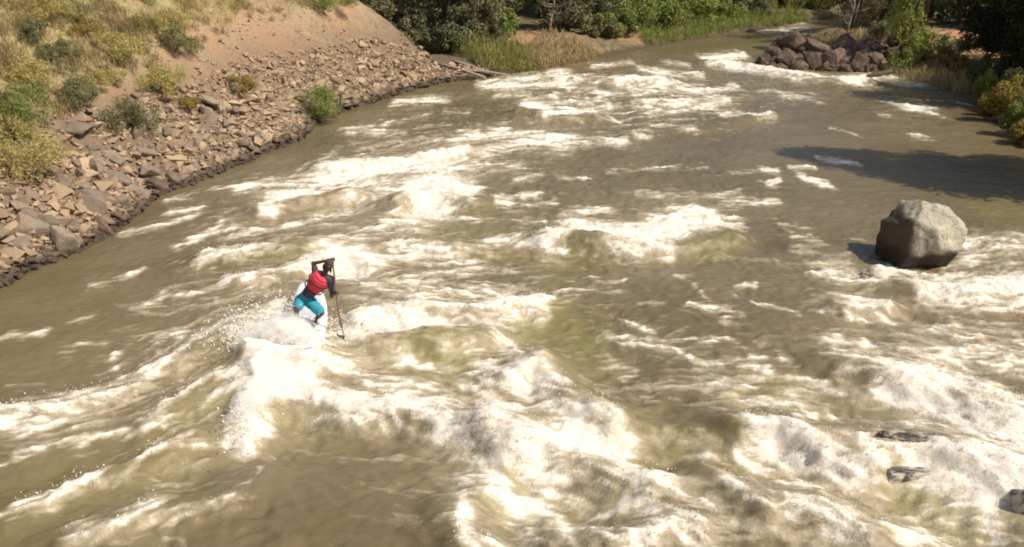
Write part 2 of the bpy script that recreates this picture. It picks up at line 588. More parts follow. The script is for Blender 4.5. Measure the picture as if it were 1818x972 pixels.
# wave crests: (height m, half-width m, [(px)...]) traced on the water, hollows negative
CRESTS = [
 (.34,.55,[(560,606),(650,600),(760,590),(860,582)]),(.36,.5,[(455,630),(500,628),(530,634),(562,630)]),
 (.30,.5,[(640,556),(740,540),(860,540),(950,528)]),
 (.30,.45,[(470,650),(450,700),(432,760)]),
 (.34,.5,[(510,668),(570,700),(660,714),(760,722),(840,752),(910,790)]),
 (-.22,1.0,[(540,770),(640,790),(780,810)]),(-.18,.6,[(520,705),(530,740)]),
 (.22,.45,[(0,726),(130,708),(230,684),(320,632),(430,566)]),
 (.13,.4,[(265,750),(335,690),(440,640)]),(.12,.35,[(230,830),(290,796),(338,768)]),
 (.15,.4,[(0,915),(100,870),(180,838)]),(.16,.45,[(120,955),(280,895),(395,882),(470,826)]),
 (-.12,.6,[(60,860),(200,800)]),(-.12,.7,[(330,850),(420,820)]),
 (.42,.6,[(870,742),(960,765),(1060,800),(1150,845)]),(.32,.5,[(900,660),(960,640),(1010,700),(1090,730)]),
 (-.28,.8,[(1060,800),(1180,800)]),(.2,.4,[(1050,740),(1180,755),(1290,745)]),
 (-.35,.9,[(910,890),(940,900)]),(.34,.5,[(860,840),(815,880),(815,940),(850,990)]),
 (.22,.4,[(990,945),(1090,952),(1230,922)]),(-.15,.5,[(1050,905),(1110,890)]),
 (.32,.5,[(1330,752),(1400,752),(1480,800),(1540,815)]),(.25,.4,[(1244,822),(1302,852),(1355,897)]),(-.2,.6,[(1350,835),(1400,850)]),
 (.42,.7,[(1540,772),(1640,768),(1760,800),(1818,830)]),(-.30,.7,[(1600,900),(1700,950)]),(.25,.5,[(1420,880),(1540,930)]),
 (.32,.6,[(1500,640),(1600,660),(1700,690),(1800,720)]),(-.15,.8,[(1480,720),(1620,740)]),
 (.24,.35,[(1492,540),(1535,540),(1578,536)]),(-.16,.5,[(1540,565),(1620,570)]),
 (.28,.6,[(1620,505),(1720,510),(1820,495)]),
 (.45,.75,[(715,345),(770,338),(835,345)]),(-.2,.8,[(740,385),(830,372)]),
 (.36,.6,[(465,362),(540,350),(620,335)]),(.30,.7,[(575,290),(700,284),(830,262)]),(-.15,.8,[(480,390),(620,375)]),
 (.45,.7,[(975,410),(1080,420),(1180,425),(1300,402)]),(-.25,1.0,[(1220,445),(1320,430)]),(-.14,.8,[(1000,455),(1140,465)]),
 (.24,.5,[(598,450),(625,448),(660,462)]),(-.15,.5,[(560,490),(640,485)]),
 (.24,.6,[(355,458),(450,440),(540,430)]),(.2,.5,[(430,490),(500,478),(560,458)]),(.22,.6,[(700,432),(850,432),(1000,434)]),(-.14,.7,[(700,465),(900,455)]),
 (.40,.9,[(930,194),(1000,202),(1060,200)]),(-.2,1.0,[(950,222),(1080,218)]),
 (.25,.7,[(1250,108),(1320,112),(1450,138),(1540,140)]),(.22,.8,[(1120,235),(1240,225),(1370,202)]),(.22,.9,[(1000,138),(1150,140),(1260,128)]),(.2,.9,[(1080,182),(1200,178),(1300,170)]),
 (-.12,.7,[(720,640),(850,640)]),(.16,.5,[(780,615),(850,628),(960,650)]),(-.1,.9,[(950,600),(1060,610)]),
]
_cr = []
for h, w, pts in CRESTS:
    if h > .28 and np.mean([q[1] for q in pts]) > 690: h *= .8
    if h > .2 and np.mean([q[1] for q in pts]) < 560: h *= 1.0
    P = np.array([at(u, v, max(h, -.1)*.8)[:2] for u, v in pts]); _cr.append((h, w, P))
def dist_asym(P, x, y, k):
    best = np.full(x.shape, 1e9)
    for a, b in zip(P[:-1], P[1:]):
        dx, dy = b-a; l2 = dx*dx+dy*dy+1e-9
        t = np.clip(((x-a[0])*dx+(y-a[1])*dy)/l2, 0, 1)
        ex, ey = x-a[0]-t*dx, y-a[1]-t*dy
        f = 1+(k-1)*sstep(.25, -.35, ey/(np.hypot(ex, ey)+1e-6))      # steeper towards the viewer's side (downstream)
        best = np.minimum(best, np.hypot(ex, ey)*f)
    return best
def macro(x, y):
    x = np.asarray(x, float); y = np.asarray(y, float); z = np.zeros(x.shape)
    for h, w, P in _cr:
        lo = P.min(0)-3.2*w; hi = P.max(0)+3.2*w
        m = (x > lo[0]) & (x < hi[0]) & (y > lo[1]) & (y < hi[1])
        if not m.any(): continue
        d = dist_asym(P, x[m], y[m], 1.45 if h > .15 else 1.0); z[m] += h*np.exp(-(d/w)**2)
    return z
def ats(u, v):
    z = 0.0
    for _ in range(14):
        x, y, _z = at(u, v, z); z = .5*z+.5*float(macro(np.array([x]), np.array([y]))[0])
    return at(u, v, z)
dS = np.minimum(dist_poly(Lp, WX, WY), dist_poly(Rp, WX, WY))
calm = np.clip(1-np.exp(-(((WX-13)/5.5)**2+((WY-30)/6)**2))*.75-np.exp(-(((WX+10)/3.5)**2+((WY-15)/6)**2))*.6, .2, 1)*(.45+.55*sstep(.2, 2.5, dS))*(1-.6*sstep(54, 60, WY))
qx = WX+.35*perlin(WX*.7, WY*.7, 21)+.12*perlin(WX*2.1, WY*2.1, 22); qy = WY+.35*perlin(WX*.7, WY*.7, 23)+.12*perlin(WX*2.1, WY*2.1, 24)
Z = macro(WX+.10*perlin(WX*1.3, WY*1.3, 25)+.05*perlin(WX*3.5, WY*3.5, 26), WY+.12*perlin(WX*1.3, WY*1.3, 27)+.06*perlin(WX*3.5, WY*3.5, 28))*(1+.22*perlin(WX*1.1, WY*1.1, 29))
Z += calm*(.11*fbm(WX*.45, WY*.62, 3, 31)+.05*(1-2*np.abs(fbm(qx*.9, qy*1.25, 3, 35)))-.03+.028*(1-2*np.abs(perlin(qx*2.6, qy*3.2, 38)))+.012*perlin(WX*6, WY*7, 39))
# foam: (half-width px, density, "u,v u,v ...")
KX = WX+.13*perlin(WX*1.5, WY*1.5, 41)+.06*perlin(WX*4.3, WY*4.3, 42)+.03*perlin(WX*9, WY*9, 45); KY = WY+.17*perlin(WX*1.5, WY*1.5, 43)+.09*perlin(WX*4.3, WY*4.3, 44)+.05*perlin(WX*9, WY*9, 46)
C2 = np.zeros(WX.shape); S2 = np.zeros(WX.shape); CW = np.zeros(WX.shape)
def splat(field, w, I, pts, power=2.6, asym=1.0, flow=False):
    P3 = [ats(u, v) for u, v in pts]
    if len(P3) == 1: P3 = P3+[(P3[0][0]+.02, P3[0][1], 0)]
    dd = [p[1]*cp+(CH-p[2])*sp for p in P3]
    rr = [w*d/FPX for d in dd]; kk = [(CH-p[2])/math.hypot(math.hypot(p[0], p[1]), CH) for p in P3]
    mx = max(rr)*2.6; ky = min(kk)
    x0, x1 = min(p[0] for p in P3)-mx, max(p[0] for p in P3)+mx; y0, y1 = min(p[1] for p in P3)-mx/ky, max(p[1] for p in P3)+mx/ky
    i0, i1 = np.searchsorted(wx, [x0, x1]); j0, j1 = np.searchsorted(wy, [y0, y1])
    if i1 <= i0 or j1 <= j0: return
    X = KX[j0:j1, i0:i1]; Y = KY[j0:j1, i0:i1]; best = np.full(X.shape, 9.0); ang = np.zeros(X.shape)
    for a, b, ra, rb, ka in zip(P3[:-1], P3[1:], rr[:-1], rr[1:], kk[:-1]):
        dx, dy = b[0]-a[0], (b[1]-a[1])*ka; l2 = dx*dx+dy*dy+1e-9
        px, py = X-a[0], (Y-a[1])*ka
        t = np.clip((px*dx+py*dy)/l2, 0, 1); ex, ey = px-t*dx, py-t*dy
        d = np.hypot(ex, ey)/(ra+(rb-ra)*t)
        if asym > 1: d = d*(1+(asym-1)*sstep(.3, -.4, ey/(np.hypot(ex, ey)+1e-6)))
        ang = np.where(d < best, math.atan2(b[1]-a[1], b[0]-a[0]), ang); best = np.minimum(best, d)
    if flow:
        g = np.exp(-(best/1.7)**2)*min(1, len(pts)-.9); sl_ = (slice(j0, j1), slice(i0, i1))
        C2[sl_] += g*np.cos(2*ang); S2[sl_] += g*np.sin(2*ang); CW[sl_] += g; return
    v = I*np.exp(-.8*best**power); f = field[j0:j1, i0:i1]; field[j0:j1, i0:i1] = f+v*(1-np.minimum(f, 1))
Fm = np.zeros(WX.shape); T = np.zeros(WX.shape); CORE = np.zeros(WX.shape)
_st = []
for line in FOAM.strip().splitlines():
    a, b = line.split('|'); w, I = map(float, a.split(',')); pts = [tuple(map(float, q.split(','))) for q in b.split()]
    _st.append((w, I, pts))
    splat(Fm, w*1.12+(1.2 if w < 8 else 0), min(I*(1.1 if w < 8 else .95), .97), pts, 2.0, 1.15 if w >= 8 else 1.0)
    if I >= .9: splat(CORE, w*.95, .92, pts, 2.5, 1.3)
    splat(T, w*2.2+8, I*.5, pts, 1.7); splat(T, w*2.6+10, 1, pts, flow=True)
GREEN = np.zeros(WX.shape)
for line in TINT.strip().splitlines():
    a, b = line.split('|'); w, I = map(float, a.split(',')); pts = [tuple(map(float, q.split(','))) for q in b.split()]
    splat(GREEN, w, I, pts, 1.8)
CHP = np.zeros(WX.shape)
for line in CHOP.strip().splitlines():
    a, b = line.split('|'); w, I = map(float, a.split(',')); pts = [tuple(map(float, q.split(','))) for q in b.split()]
    splat(CHP, w, I*(.72 if 230 < pts[0][1] < 660 else 1), pts, 2.0)
# streaks drawn out along the water's local grain
th0 = .25*perlin(WX*.25, WY*.25, 61)*2+.15-.45*sstep(-4, -9, WX)*sstep(24, 14, WY)*-1
wd = .35; ang = .5*np.arctan2(S2+wd*np.sin(2*th0), C2+wd*np.cos(2*th0)) + .7*perlin(WX*.9, WY*.9, 62)+.45*perlin(WX*2.6, WY*2.6, 63)
ca, sa_ = np.cos(ang), np.sin(ang)
act = (WY > 8) & (WY < 80) & (dS > -1)
def lic(freq, length, n, seed):
    out = np.zeros(WX.shape); ks = np.linspace(-1, 1, n); wt = np.cos(ks*1.4)
    xa_, ya_ = WX[act], WY[act]; c, s_ = ca[act], sa_[act]; acc = 0
    for kx, w in zip(ks, wt): acc = acc+w*perlin((xa_+c*kx*length)*freq, (ya_+s_*kx*length)*freq, seed)
    acc = acc/acc.std(); out[act] = acc; return out
lod = sstep(48, 22, WY)
SK = .62*lic(8.5, .22, 9, 71)*lod+.62*lic(3.4, .42, 9, 74)+.5*lic(1.3, .8, 9, 77)
lum = fbm(qx*2.2, qy*2.6, 4, 51, .6); billow = np.abs(fbm(qx*2.7, qy*3.2, 3, 55, .6))
Fm = np.clip(Fm, 0, 1); chaos = np.clip(T, 0, 1)
patch = sstep(-.25, .35, fbm(WX*.35, WY*.5, 3, 81))
cell = fbm(KX*1.9, KY*2.6, 4, 121, .6); web = sstep(.16, .0, np.abs(cell)); holes = sstep(.12, .42, np.abs(cell))
D = Fm*(.88+.12*SK)+.20*SK*np.clip(Fm*1.6, 0, 1)*(1-.6*Fm)+.20*lum*Fm-.34*holes*Fm*(1.15-Fm)*1.6+.22*web*np.clip(Fm*1.5, 0, 1)*(1-Fm)
D = np.maximum(D, CORE*(.95+.06*SK-.12*holes+.1*lum))
fine = np.clip((SK-1.05)*.36, 0, .5)*np.clip(.22+chaos*1.0, 0, 1)*calm*(.35+.65*patch)     # loose threads of foam
fa = WX*ca+WY*sa_; fb = -WX*sa_+WY*ca
fleck = fbm(qx*.8+.2*qy, qy*1.9, 4, 95, .62)/.26+.35*SK
D = np.maximum(D, np.clip(.24*np.clip(chaos+.5*CHP, 0, 1)*(.62+.42*SK+.5*lum), 0, .62))
fine = np.maximum(fine, CHP*.85*sstep(.75, 1.9, fleck+.9*(CHP-.5)))
fine = np.maximum(fine, CHP*.42*sstep(.22, .0, np.abs(fbm(qx*1.1, qy*2.0, 4, 97, .6)))*sstep(-.6, .8, SK+lum*2))
D = np.clip(D+fine*(1-np.clip(D, 0, 1)), 0, 1.1)
Z += np.clip(D, 0, 1)*(.075*(billow-.2)+.022*SK+.03*lum)*(1+.4*sstep(30, 45, WY))+chaos*.03*lum
Fm = D
# the board rides above the water
BT, BN = Vector((-4.52, 18.15, .42)), Vector((-3.88, 15.05, .24))
ax = (BN-BT).xy.normalized(); t = (WX-BT.x)*ax.x+(WY-BT.y)*ax.y; e = np.abs((WX-BT.x)*-ax.y+(WY-BT.y)*ax.x); BL = (BN-BT).xy.length
tn = np.clip(t/BL, 0, 1); deck = BT.z+(BN.z-BT.z)*tn-.14
inb = sstep(.75, .42, e)*sstep(-.5, .1, t)*sstep(BL-.75, BL-1.25, t)
Z = Z*(1-inb)+np.minimum(Z, deck)*inb
Z *= sstep(0, .5, dS)*.7+.3
V = np.stack([WX-0*Z, WY-.35*np.clip(Z, 0, 1), Z], -1).reshape(-1, 3)
nx, ny = len(wx), len(wy); idx = np.arange(nx*ny).reshape(ny, nx)
F = np.stack([idx[:-1,:-1], idx[:-1,1:], idx[1:,1:], idx[1:,:-1]], -1).reshape(-1, 4)
near = (dS < 3) | in_river(WX, WY)
keep = near.ravel()[F].all(1)
F = F[keep]
wm = mesh_np('water', V, F)
fattr(wm, 'foam', Fm); fattr(wm, 'aeration', chaos); fattr(wm, 'tint', np.clip(GREEN, 0, 1)); fattr(wm, 'shore', dS)
k = NT('river_water'); co = k.n('TexCoord').outputs['Object']
st = k.n('VectorMath', {0: co, 1: (.72, 1.0, 1)}, operation='MULTIPLY').outputs[0]
n1 = k.noise(st, 2.6, 7, .62, .9); n2 = k.noise(st, 8.5, 7, .7, 1.2); n3 = k.noise(co, .22, 3); n5 = k.noise(co, 26, 4, .7)
fo = k.attr('foam'); ae = k.attr('aeration'); ti = k.attr('tint')
x = k.math('ADD', fo, k.math('MULTIPLY', k.math('SUBTRACT', n2, .5), k.math('ADD', .16, k.math('MULTIPLY', fo, 1.25))))
x = k.math('ADD', x, k.math('MULTIPLY', k.math('SUBTRACT', n5, .5), k.math('MULTIPLY', fo, .6)))
m = k.math('MULTIPLY', k.ramp(x, .02, .98), k.ramp(x, -.1, .5))
m = k.n('MapRange', {0: x, 1: .13, 2: .86, 3: 0.0, 4: 1.0}, interpolation_type='LINEAR').outputs[0]
deep = k.mix(k.ramp(n3, .35, .65), (.142,.109,.056), (.176,.139,.077))
deep = k.mix(k.math('MULTIPLY', ti, .8), deep, (.215,.185,.066))
aer = k.mix(ti, (.33,.275,.175), (.38,.34,.17))
b = k.mix(k.math('MULTIPLY', k.ramp(k.math('ADD', ae, k.math('MULTIPLY', k.math('SUBTRACT', n1, .5), 1.1)), .25, 1.15), .62), deep, aer)
fcol = k.mix(k.ramp(m, .45, .95), (.60,.52,.39), (.80,.74,.645))
b = k.mix(m, b, fcol)
rough = k.math('ADD', .13, k.math('MULTIPLY', m, .5))
hgt = k.math('ADD', k.math('MULTIPLY', n1, .38), k.math('MULTIPLY', n2, k.math('ADD', .2, k.math('MULTIPLY', fo, .45))))
hgt = k.math('ADD', hgt, k.math('MULTIPLY', n5, k.math('ADD', .11, k.math('MULTIPLY', fo, .18))))
bp = k.n('Bump', {'Height': hgt, 'Strength': .62, 'Distance': .11}).outputs[0]
M_water = k.done(k.n('BsdfPrincipled', {'Base Color': b, 'Roughness': rough, 'IOR': 1.33, 'Specular IOR Level': k.math('SUBTRACT', .55, k.math('MULTIPLY', m, .42)), 'Subsurface Weight': k.math('MULTIPLY', m, .5), 'Subsurface Radius': (.09,.085,.07), 'Subsurface Scale': 1.0, 'Normal': bp}))
tag(obj('water', wm, M_water), kind='structure')
def wz(px, py):
    i = min(max(int(np.searchsorted(wx, px)), 0), nx_w-1); j = min(max(int(np.searchsorted(wy, py)), 0), ny_w-1); return float(Z[j, i])
nx_w, ny_w = nx, ny
# ------------------------------------------------------------------ rocks
def rock_mesh(name, seed, flat=.6, n=16, bevel=.05, rough=.03):
    r = np.random.default_rng(seed); bm = bmesh.new()
    for _ in range(n):
        p = r.normal(size=3); p /= np.linalg.norm(p); p *= r.uniform(.75, 1.0); p = np.sign(p)*np.abs(p)**.75
        bm.verts.new((p[0]*1.0, p[1]*r.uniform(.75, .85), p[2]*flat))
    res = bmesh.ops.convex_hull(bm, input=bm.verts)
    bmesh.ops.delete(bm, geom=[g for g in res['geom_interior'] if isinstance(g, bmesh.types.BMVert)], context='VERTS')
    bmesh.ops.dissolve_limit(bm, angle_limit=R(14), verts=bm.verts, edges=bm.edges)
    bmesh.ops.bevel(bm, geom=list(bm.edges), offset=bevel, segments=1, affect='EDGES', profile=.6)
    bmesh.ops.triangulate(bm, faces=bm.faces)
    bmesh.ops.subdivide_edges(bm, edges=bm.edges, cuts=1, use_grid_fill=True)
    for v in bm.verts:
        q = v.co; d = float(perlin(q.x*2.3+seed, q.y*2.3+q.z*1.7, seed))*rough*2+float(perlin(q.x*6, q.y*6+q.z*5, seed+1))*rough
        v.co = q*(1+d)
    me = bpy.data.meshes.new(name); bm.to_mesh(me); bm.free()
    return me
def rock_mat(name, cs, wet=None, scale=2.0, lichen=None, shade_stain=None, film=False):
    k = NT(name); co = k.n('TexCoord').outputs['Object']; oi = k.n('ObjectInfo').outputs['Random']
    nA = k.noise(co, scale, 6, .6); nB = k.noise(co, scale*6, 6, .7)
    b = k.mix(oi, cs[0], cs[1]); b = k.mix(k.ramp(nA, .4, .7), b, cs[2])
    b = k.mix(k.math('MULTIPLY', k.ramp(nB, .55, .68), .5), b, tuple(c*.45 for c in cs[0]))
    if lichen: b = k.mix(k.ramp(k.noise(co, scale*1.4, 6, .7), .5, .66), b, lichen)
    if shade_stain:
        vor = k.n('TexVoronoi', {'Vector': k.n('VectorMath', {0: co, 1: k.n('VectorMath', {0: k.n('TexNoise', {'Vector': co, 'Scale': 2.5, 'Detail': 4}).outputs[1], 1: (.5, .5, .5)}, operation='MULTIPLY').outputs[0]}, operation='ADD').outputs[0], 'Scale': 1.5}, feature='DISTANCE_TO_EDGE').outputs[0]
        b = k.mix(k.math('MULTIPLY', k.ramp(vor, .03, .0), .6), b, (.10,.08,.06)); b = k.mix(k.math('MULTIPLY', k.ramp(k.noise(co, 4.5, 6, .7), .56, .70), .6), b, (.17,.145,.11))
        ox = k.n('SeparateXYZ', {0: co}).outputs[0]; b = k.mix(k.math('MULTIPLY', k.ramp(k.math('ADD', ox, k.math('MULTIPLY', nA, .3)), shade_stain[1], shade_stain[0]), .92), b, (.07,.052,.04))  # left side darkened: its shade painted into the colour along with the wet stain
    if wet:
        g = k.n('NewGeometry').outputs['Position']; zz = k.n('SeparateXYZ', {0: g}).outputs[2]
        w = k.ramp(k.math('ADD', zz, k.math('ADD', k.math('MULTIPLY', nA, .35), k.math('MULTIPLY', nB, .2))), wet[1], wet[0])
        b = k.mix(w, b, (.045,.033,.026)); ro = k.math('SUBTRACT', .9, k.math('MULTIPLY', w, .62))
    else: ro = .92
    if film: b = k.mix(k.ramp(k.math('ADD', k.noise(co, 1.6, 6, .7, .8), k.math('MULTIPLY', nB, .3)), .58, .74), b, (.70,.64,.54)); ro = .4
    bp = k.n('Bump', {'Height': k.math('ADD', nA, nB), 'Strength': .8, 'Distance': .08}).outputs[0]
    return k.done(k.n('BsdfPrincipled', {'Base Color': b, 'Roughness': ro, 'Specular IOR Level': .25, 'Normal': bp}))
M_rip = rock_mat('riprap_stone', [(.19,.148,.108), (.36,.285,.21), (.26,.205,.155)], wet=(.12, .5))
M_dark = rock_mat('dark_stone', [(.095,.062,.045), (.155,.105,.076), (.23,.17,.125)], wet=(.05, .35))
M_boulder = rock_mat('boulder_stone', [(.40,.36,.29), (.40,.36,.29), (.60,.55,.45)], wet=(.62, .86), scale=1.3, lichen=(.50,.46,.31), shade_stain=(-.62, -.42))
M_wetrock = rock_mat('wet_stone', [(.085,.068,.055), (.10,.08,.066), (.17,.14,.115)], film=True)
CV = [rock_mesh('craggy_rock_shape', 140+i, .75, 22, .025, .075) for i in range(6)]
RV = [rock_mesh('rock_shape', 100+i, [.42,.55,.35,.6,.45,.7,.38,.5,.65,.32][i], 14+i % 5, .06) for i in range(10)]
def place_rock(name, variant, p, size, rot, mat, label, group=None, cat='rock', sq=(1, 1, 1)):
    me = variant
    o = obj(name, me, None); o.location = p; o.rotation_euler = rot; o.scale = (size*sq[0], size*sq[1], size*sq[2])
    if not me.materials: me.materials.append(mat)
    if me.materials[0] != mat:
        o.material_slots[0].link = 'OBJECT'; o.material_slots[0].material = mat
    return tag(o, label, cat, group)
# individually placed slabs that stand out of the riprap (px, half width px)
SLAB = [
 (205,318,34,'broad tan slab lying flat among the riprap below the yellow bush', .0),
 (268,312,30,'pointed tan slab beside the broad flat slab on the left bank', .3),
 (360,277,15,'dark brown squarish stone set in the pale riprap at the waterside', .2),
 (160,352,30,'wedge shaped brown slab leaning towards the water in the riprap', -.3),
 (115,425,36,'large brown block at the foot of the riprap near the left edge', .5),
 (60,410,34,'rounded tan block above the waterline near the left edge', .1),
 (212,388,20,'wet dark rock at the water edge with a pale shiny top', .4),
 (30,370,26,'pale stone half buried under the yellow bush at the left edge', .8),
 (470,238,14,'grey brown block at the river end of the scree beside the green bush', .2),
 (420,208,12,'squared stone with a dark shaded front above the riprap edge', .5),
 (440,262,18,'low dark stone awash at the waterline below the scree', -.2),
]
for i, (u, v, w, lab, rz) in enumerate(SLAB):
    p = land(u, v); d = p.length; s = w*((p.y*cp+(CH-p.z)*sp)/FPX)
    dark = 'dark' in lab or 'wet' in lab
    place_rock('bank_rock', RV[i % 10], p+Vector((0, 0, s*.08)), s, (R(-6), R(28)*(1 if i != 2 else .3), rz+.4), M_dark if dark else M_rip, lab)
# the riprap, each rock its own object
cnt = 0; taken = []
r2 = np.random.default_rng(21)
def scree_pos(u, v): return land(u, v)
tries = 0
while cnt < 262 and tries < 6000:
    tries += 1
    y = 17.5+27*r2.random()**1.35; i = np.searchsorted(Lp[:, 1], y)
    a, b = Lp[i-1], Lp[i]; f = (y-a[1])/(b[1]-a[1]); sx = a[0]+(b[0]-a[0])*f
    dmax = 4.4 if y < 27 else 3.2 if y < 34 else 1.6
    d = abs(r2.normal(0, .5))*dmax if r2.random() < .8 else r2.uniform(0, dmax)
    d = min(d, dmax); x = sx-d-.0
    s = float(np.clip(r2.lognormal(-1.25, .55), .14, .75))*(1.1 if y < 27 else .85 if y < 34 else .7)*(1 if d < 3 else .7)
    if any((x-q[0])**2+(y-q[1])**2 < (.52*(s+q[2]))**2 for q in taken): continue
    taken.append((x, y, s)); z = float(H(x, y)[0])
    lab = ('angular brown stone in the riprap along the waterline of the left bank' if d < .9 else 'angular tan stone in the riprap of the left bank above the waterline')
    place_rock('riprap_rock', RV[int(r2.integers(10))], (x, y, max(z, -.15)+s*.12), s,
               (r2.normal(0, .35), R(24)+r2.normal(0, .4), r2.uniform(0, 6.28)), M_rip if d > .35 else M_dark, lab,
               'brown riprap stones at the waterline' if d < .9 else 'tan riprap stones on the left bank', sq=(1, r2.uniform(.7, 1.1), r2.uniform(.8, 1.3)))
    cnt += 1
# loose scree: countless small stones as one stuff object
base = []
for i in range(6):
    m = RV[i]; V0 = np.array([v.co[:] for v in m.vertices])
    hull = bmesh.new(); rr = np.random.default_rng(300+i)
    for _ in range(9):
        p = rr.normal(size=3); p /= np.linalg.norm(p); hull.verts.new((p[0], p[1]*.8, p[2]*.55))
    res = bmesh.ops.convex_hull(hull, input=hull.verts)
    bmesh.ops.delete(hull, geom=[g for g in res['geom_interior'] if isinstance(g, bmesh.types.BMVert)], context='VERTS')
    hull.verts.ensure_lookup_table(); hull.verts.index_update()
    base.append((np.array([v.co[:] for v in hull.verts]), np.array([[v.index for v in f.verts] for f in hull.faces]))); hull.free()
def scatter(name, xy, sizes, mat, seed):
    r = np.random.default_rng(seed); zz = H(xy[:, 0], xy[:, 1]); VV = []; FF = []; off = 0
    for (x, y), z, s in zip(xy, zz, sizes):
        bv, bf = base[int(r.integers(6))]
        q = Quaternion(Vector(r.normal(size=3)).normalized(), r.uniform(0, .7)) @ Quaternion((0, 0, 1), r.uniform(0, 6.28))
        M = np.array(q.to_matrix()); VV.append(bv@M.T*s+np.array([x, y, z+s*.15])); FF.append(bf+off); off += len(bv)
    return mesh_np(name, np.concatenate(VV), np.concatenate(FF), False)
def shore_x(y):
    return np.interp(y, Lp[:, 1], Lp[:, 0])
n = 17000; y = r2.uniform(17, 48, n); d = np.where(r2.random(n) < .5, np.abs(r2.normal(0, 2.2, n)), r2.uniform(0, 16, n))
x = shore_x(y)-d; dens = fbm(x*.5, y*.5, 3, 77); ok = (dens+r2.normal(0, .25, n) > np.where(d < 3.2, -.5, np.where(y < 31, .22, -.12))); x, y, d = x[ok], y[ok], d[ok]
s = np.clip(r2.lognormal(-2.75, .55, len(x)), .03, .26)*np.where(d < 3.3, 1.5, .62)
k = NT('scree_stone'); g = k.n('NewGeometry').outputs['Random Per Island']; co = k.n('TexCoord').outputs['Object']
b = k.mix(g, (.19,.135,.088), (.45,.345,.23)); b = k.mix(k.math('MULTIPLY', k.noise(co, 5, 3), .5), b, (.34,.22,.15))
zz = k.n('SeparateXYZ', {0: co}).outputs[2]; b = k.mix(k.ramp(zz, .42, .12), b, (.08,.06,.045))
M_scree = k.done(k.n('BsdfPrincipled', {'Base Color': b, 'Roughness': .95, 'Specular IOR Level': .2}))
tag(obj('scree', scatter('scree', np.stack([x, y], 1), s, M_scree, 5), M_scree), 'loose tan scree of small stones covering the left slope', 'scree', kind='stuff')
# the boulder in the river: a lumpy block with flat facets, narrower at its foot
def boulder_mesh():
    bm = bmesh.new(); bmesh.ops.create_icosphere(bm, subdivisions=5, radius=1)
    # facet planes (normal, distance) in metres: flat slanted top, steep dark left face, undercut front
    planes = [((-.97,-.24,.02), .90), ((.12,-.50,.86), .84), ((-.62,-.05,.78), .93), ((.62,-.12,.77), .98), ((.97,-.15,.12), 1.0), ((.25,-.95,.2), .80), ((.05,-.82,-.56), .62),
              ((.85,-.4,-.35), .86), ((.1,1,.15), .8), ((-.5,.85,.2), .95), ((.7,.7,.25), .95), ((-.35,-.9,.1), .83), ((.2,.35,.92), .93)]
    P = [(Vector(nv).normalized(), d) for nv, d in planes]
    for v in bm.verts:
        q = v.co.copy()*1.25
        for nv, d in P:
            e = q.dot(nv)-d
            if e > 0: q -= nv*e*.93
        w = float(perlin(q.x*1.6, q.y*1.6+q.z*1.3, 5))*.07+float(perlin(q.x*4.5+q.z, q.y*4.5+q.z*4, 6))*.045+float(perlin(q.x*11, q.y*11+q.z*9, 7))*.022
        v.co = q*(1+w)
    me = bpy.data.meshes.new('boulder'); bm.to_mesh(me); bm.free()
    me.polygons.foreach_set('use_smooth', [True]*len(me.polygons)); return me
bx, by, _ = at(1632, 468)
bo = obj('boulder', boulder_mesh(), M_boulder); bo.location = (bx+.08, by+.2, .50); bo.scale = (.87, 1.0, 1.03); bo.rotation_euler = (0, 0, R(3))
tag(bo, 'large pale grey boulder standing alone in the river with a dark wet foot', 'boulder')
st = place_rock('river_rock', rock_mesh('river_rock', 404, .35, 14), at(1535, 492, -.05), .38, (0, R(-8), .5), M_wetrock, 'thin dark rock tip awash at the left foot of the grey boulder')
for i, (u, v, s, sq, lab) in enumerate([(1615,770,.66,(1.5,.5,.8),'long dark rock showing through the white water, farther of the two ledges'),
        (1605,822,.62,(1.3,.42,.8),'black wet ledge under the white pour-over, nearer of the two ledges'),
        (1835,892,.55,(.7,.8,1.0),'dark wet rock cut by the right edge beside the spray')]):
    p = Vector(ats(u, v)); place_rock('river_rock', CV[(i*3+1) % 6], (p.x, p.y, p.z-(.21 if i < 2 else .05)), s, (.45, .12, .1+.15*i), M_wetrock, lab, sq=sq)
# the outcrop on the right bank
OUT = [(1372,100,30,26),(1410,82,38,30),(1400,112,38,22),(1450,92,40,32),(1440,116,34,20),(1490,86,32,24),(1480,110,40,28),(1520,118,36,24),(1530,96,34,24),
       (1470,68,22,16),(1500,70,22,14),(1440,76,24,18),(1555,108,26,26),(1390,72,18,14),(1545,84,22,14),(1358,110,16,10),(1570,122,20,14),(1500,126,26,12),(1420,124,24,10),(1460,124,22,10),(1610,122,18,10),(1590,112,16,12)]
ro = np.random.default_rng(91)
for _ in range(70):
    u = ro.uniform(1352, 1600); top = 72+max(0, (1400-u)*.8); v = ro.uniform(top, 126); OUT.append((u, v, ro.uniform(8, 17), 14))
for i, (u, v, w, h) in enumerate(OUT):
    yb = 52.6+(118-v)*.05-(u-1345)*.012+ro.uniform(-.3, .3)
    p = aty(u, v, yb); s = w/FPX*(yb*cp+(CH-p.z)*sp)*.88*(.8 if w > 18 else 1)
    if v > 98 or i % 3 == 0:
        p = land(u, v)
    place_rock('outcrop_rock', CV[(i*5+2) % 6], (p.x, p.y, max(p.z, .05)), s, (r2.normal(0, .4), r2.normal(0, .45), r2.uniform(0, 6.28)), M_dark,
        'dark brown block in the rock outcrop where the right bank juts out', 'dark blocks of the rock outcrop', sq=(1, 1, 1.35))
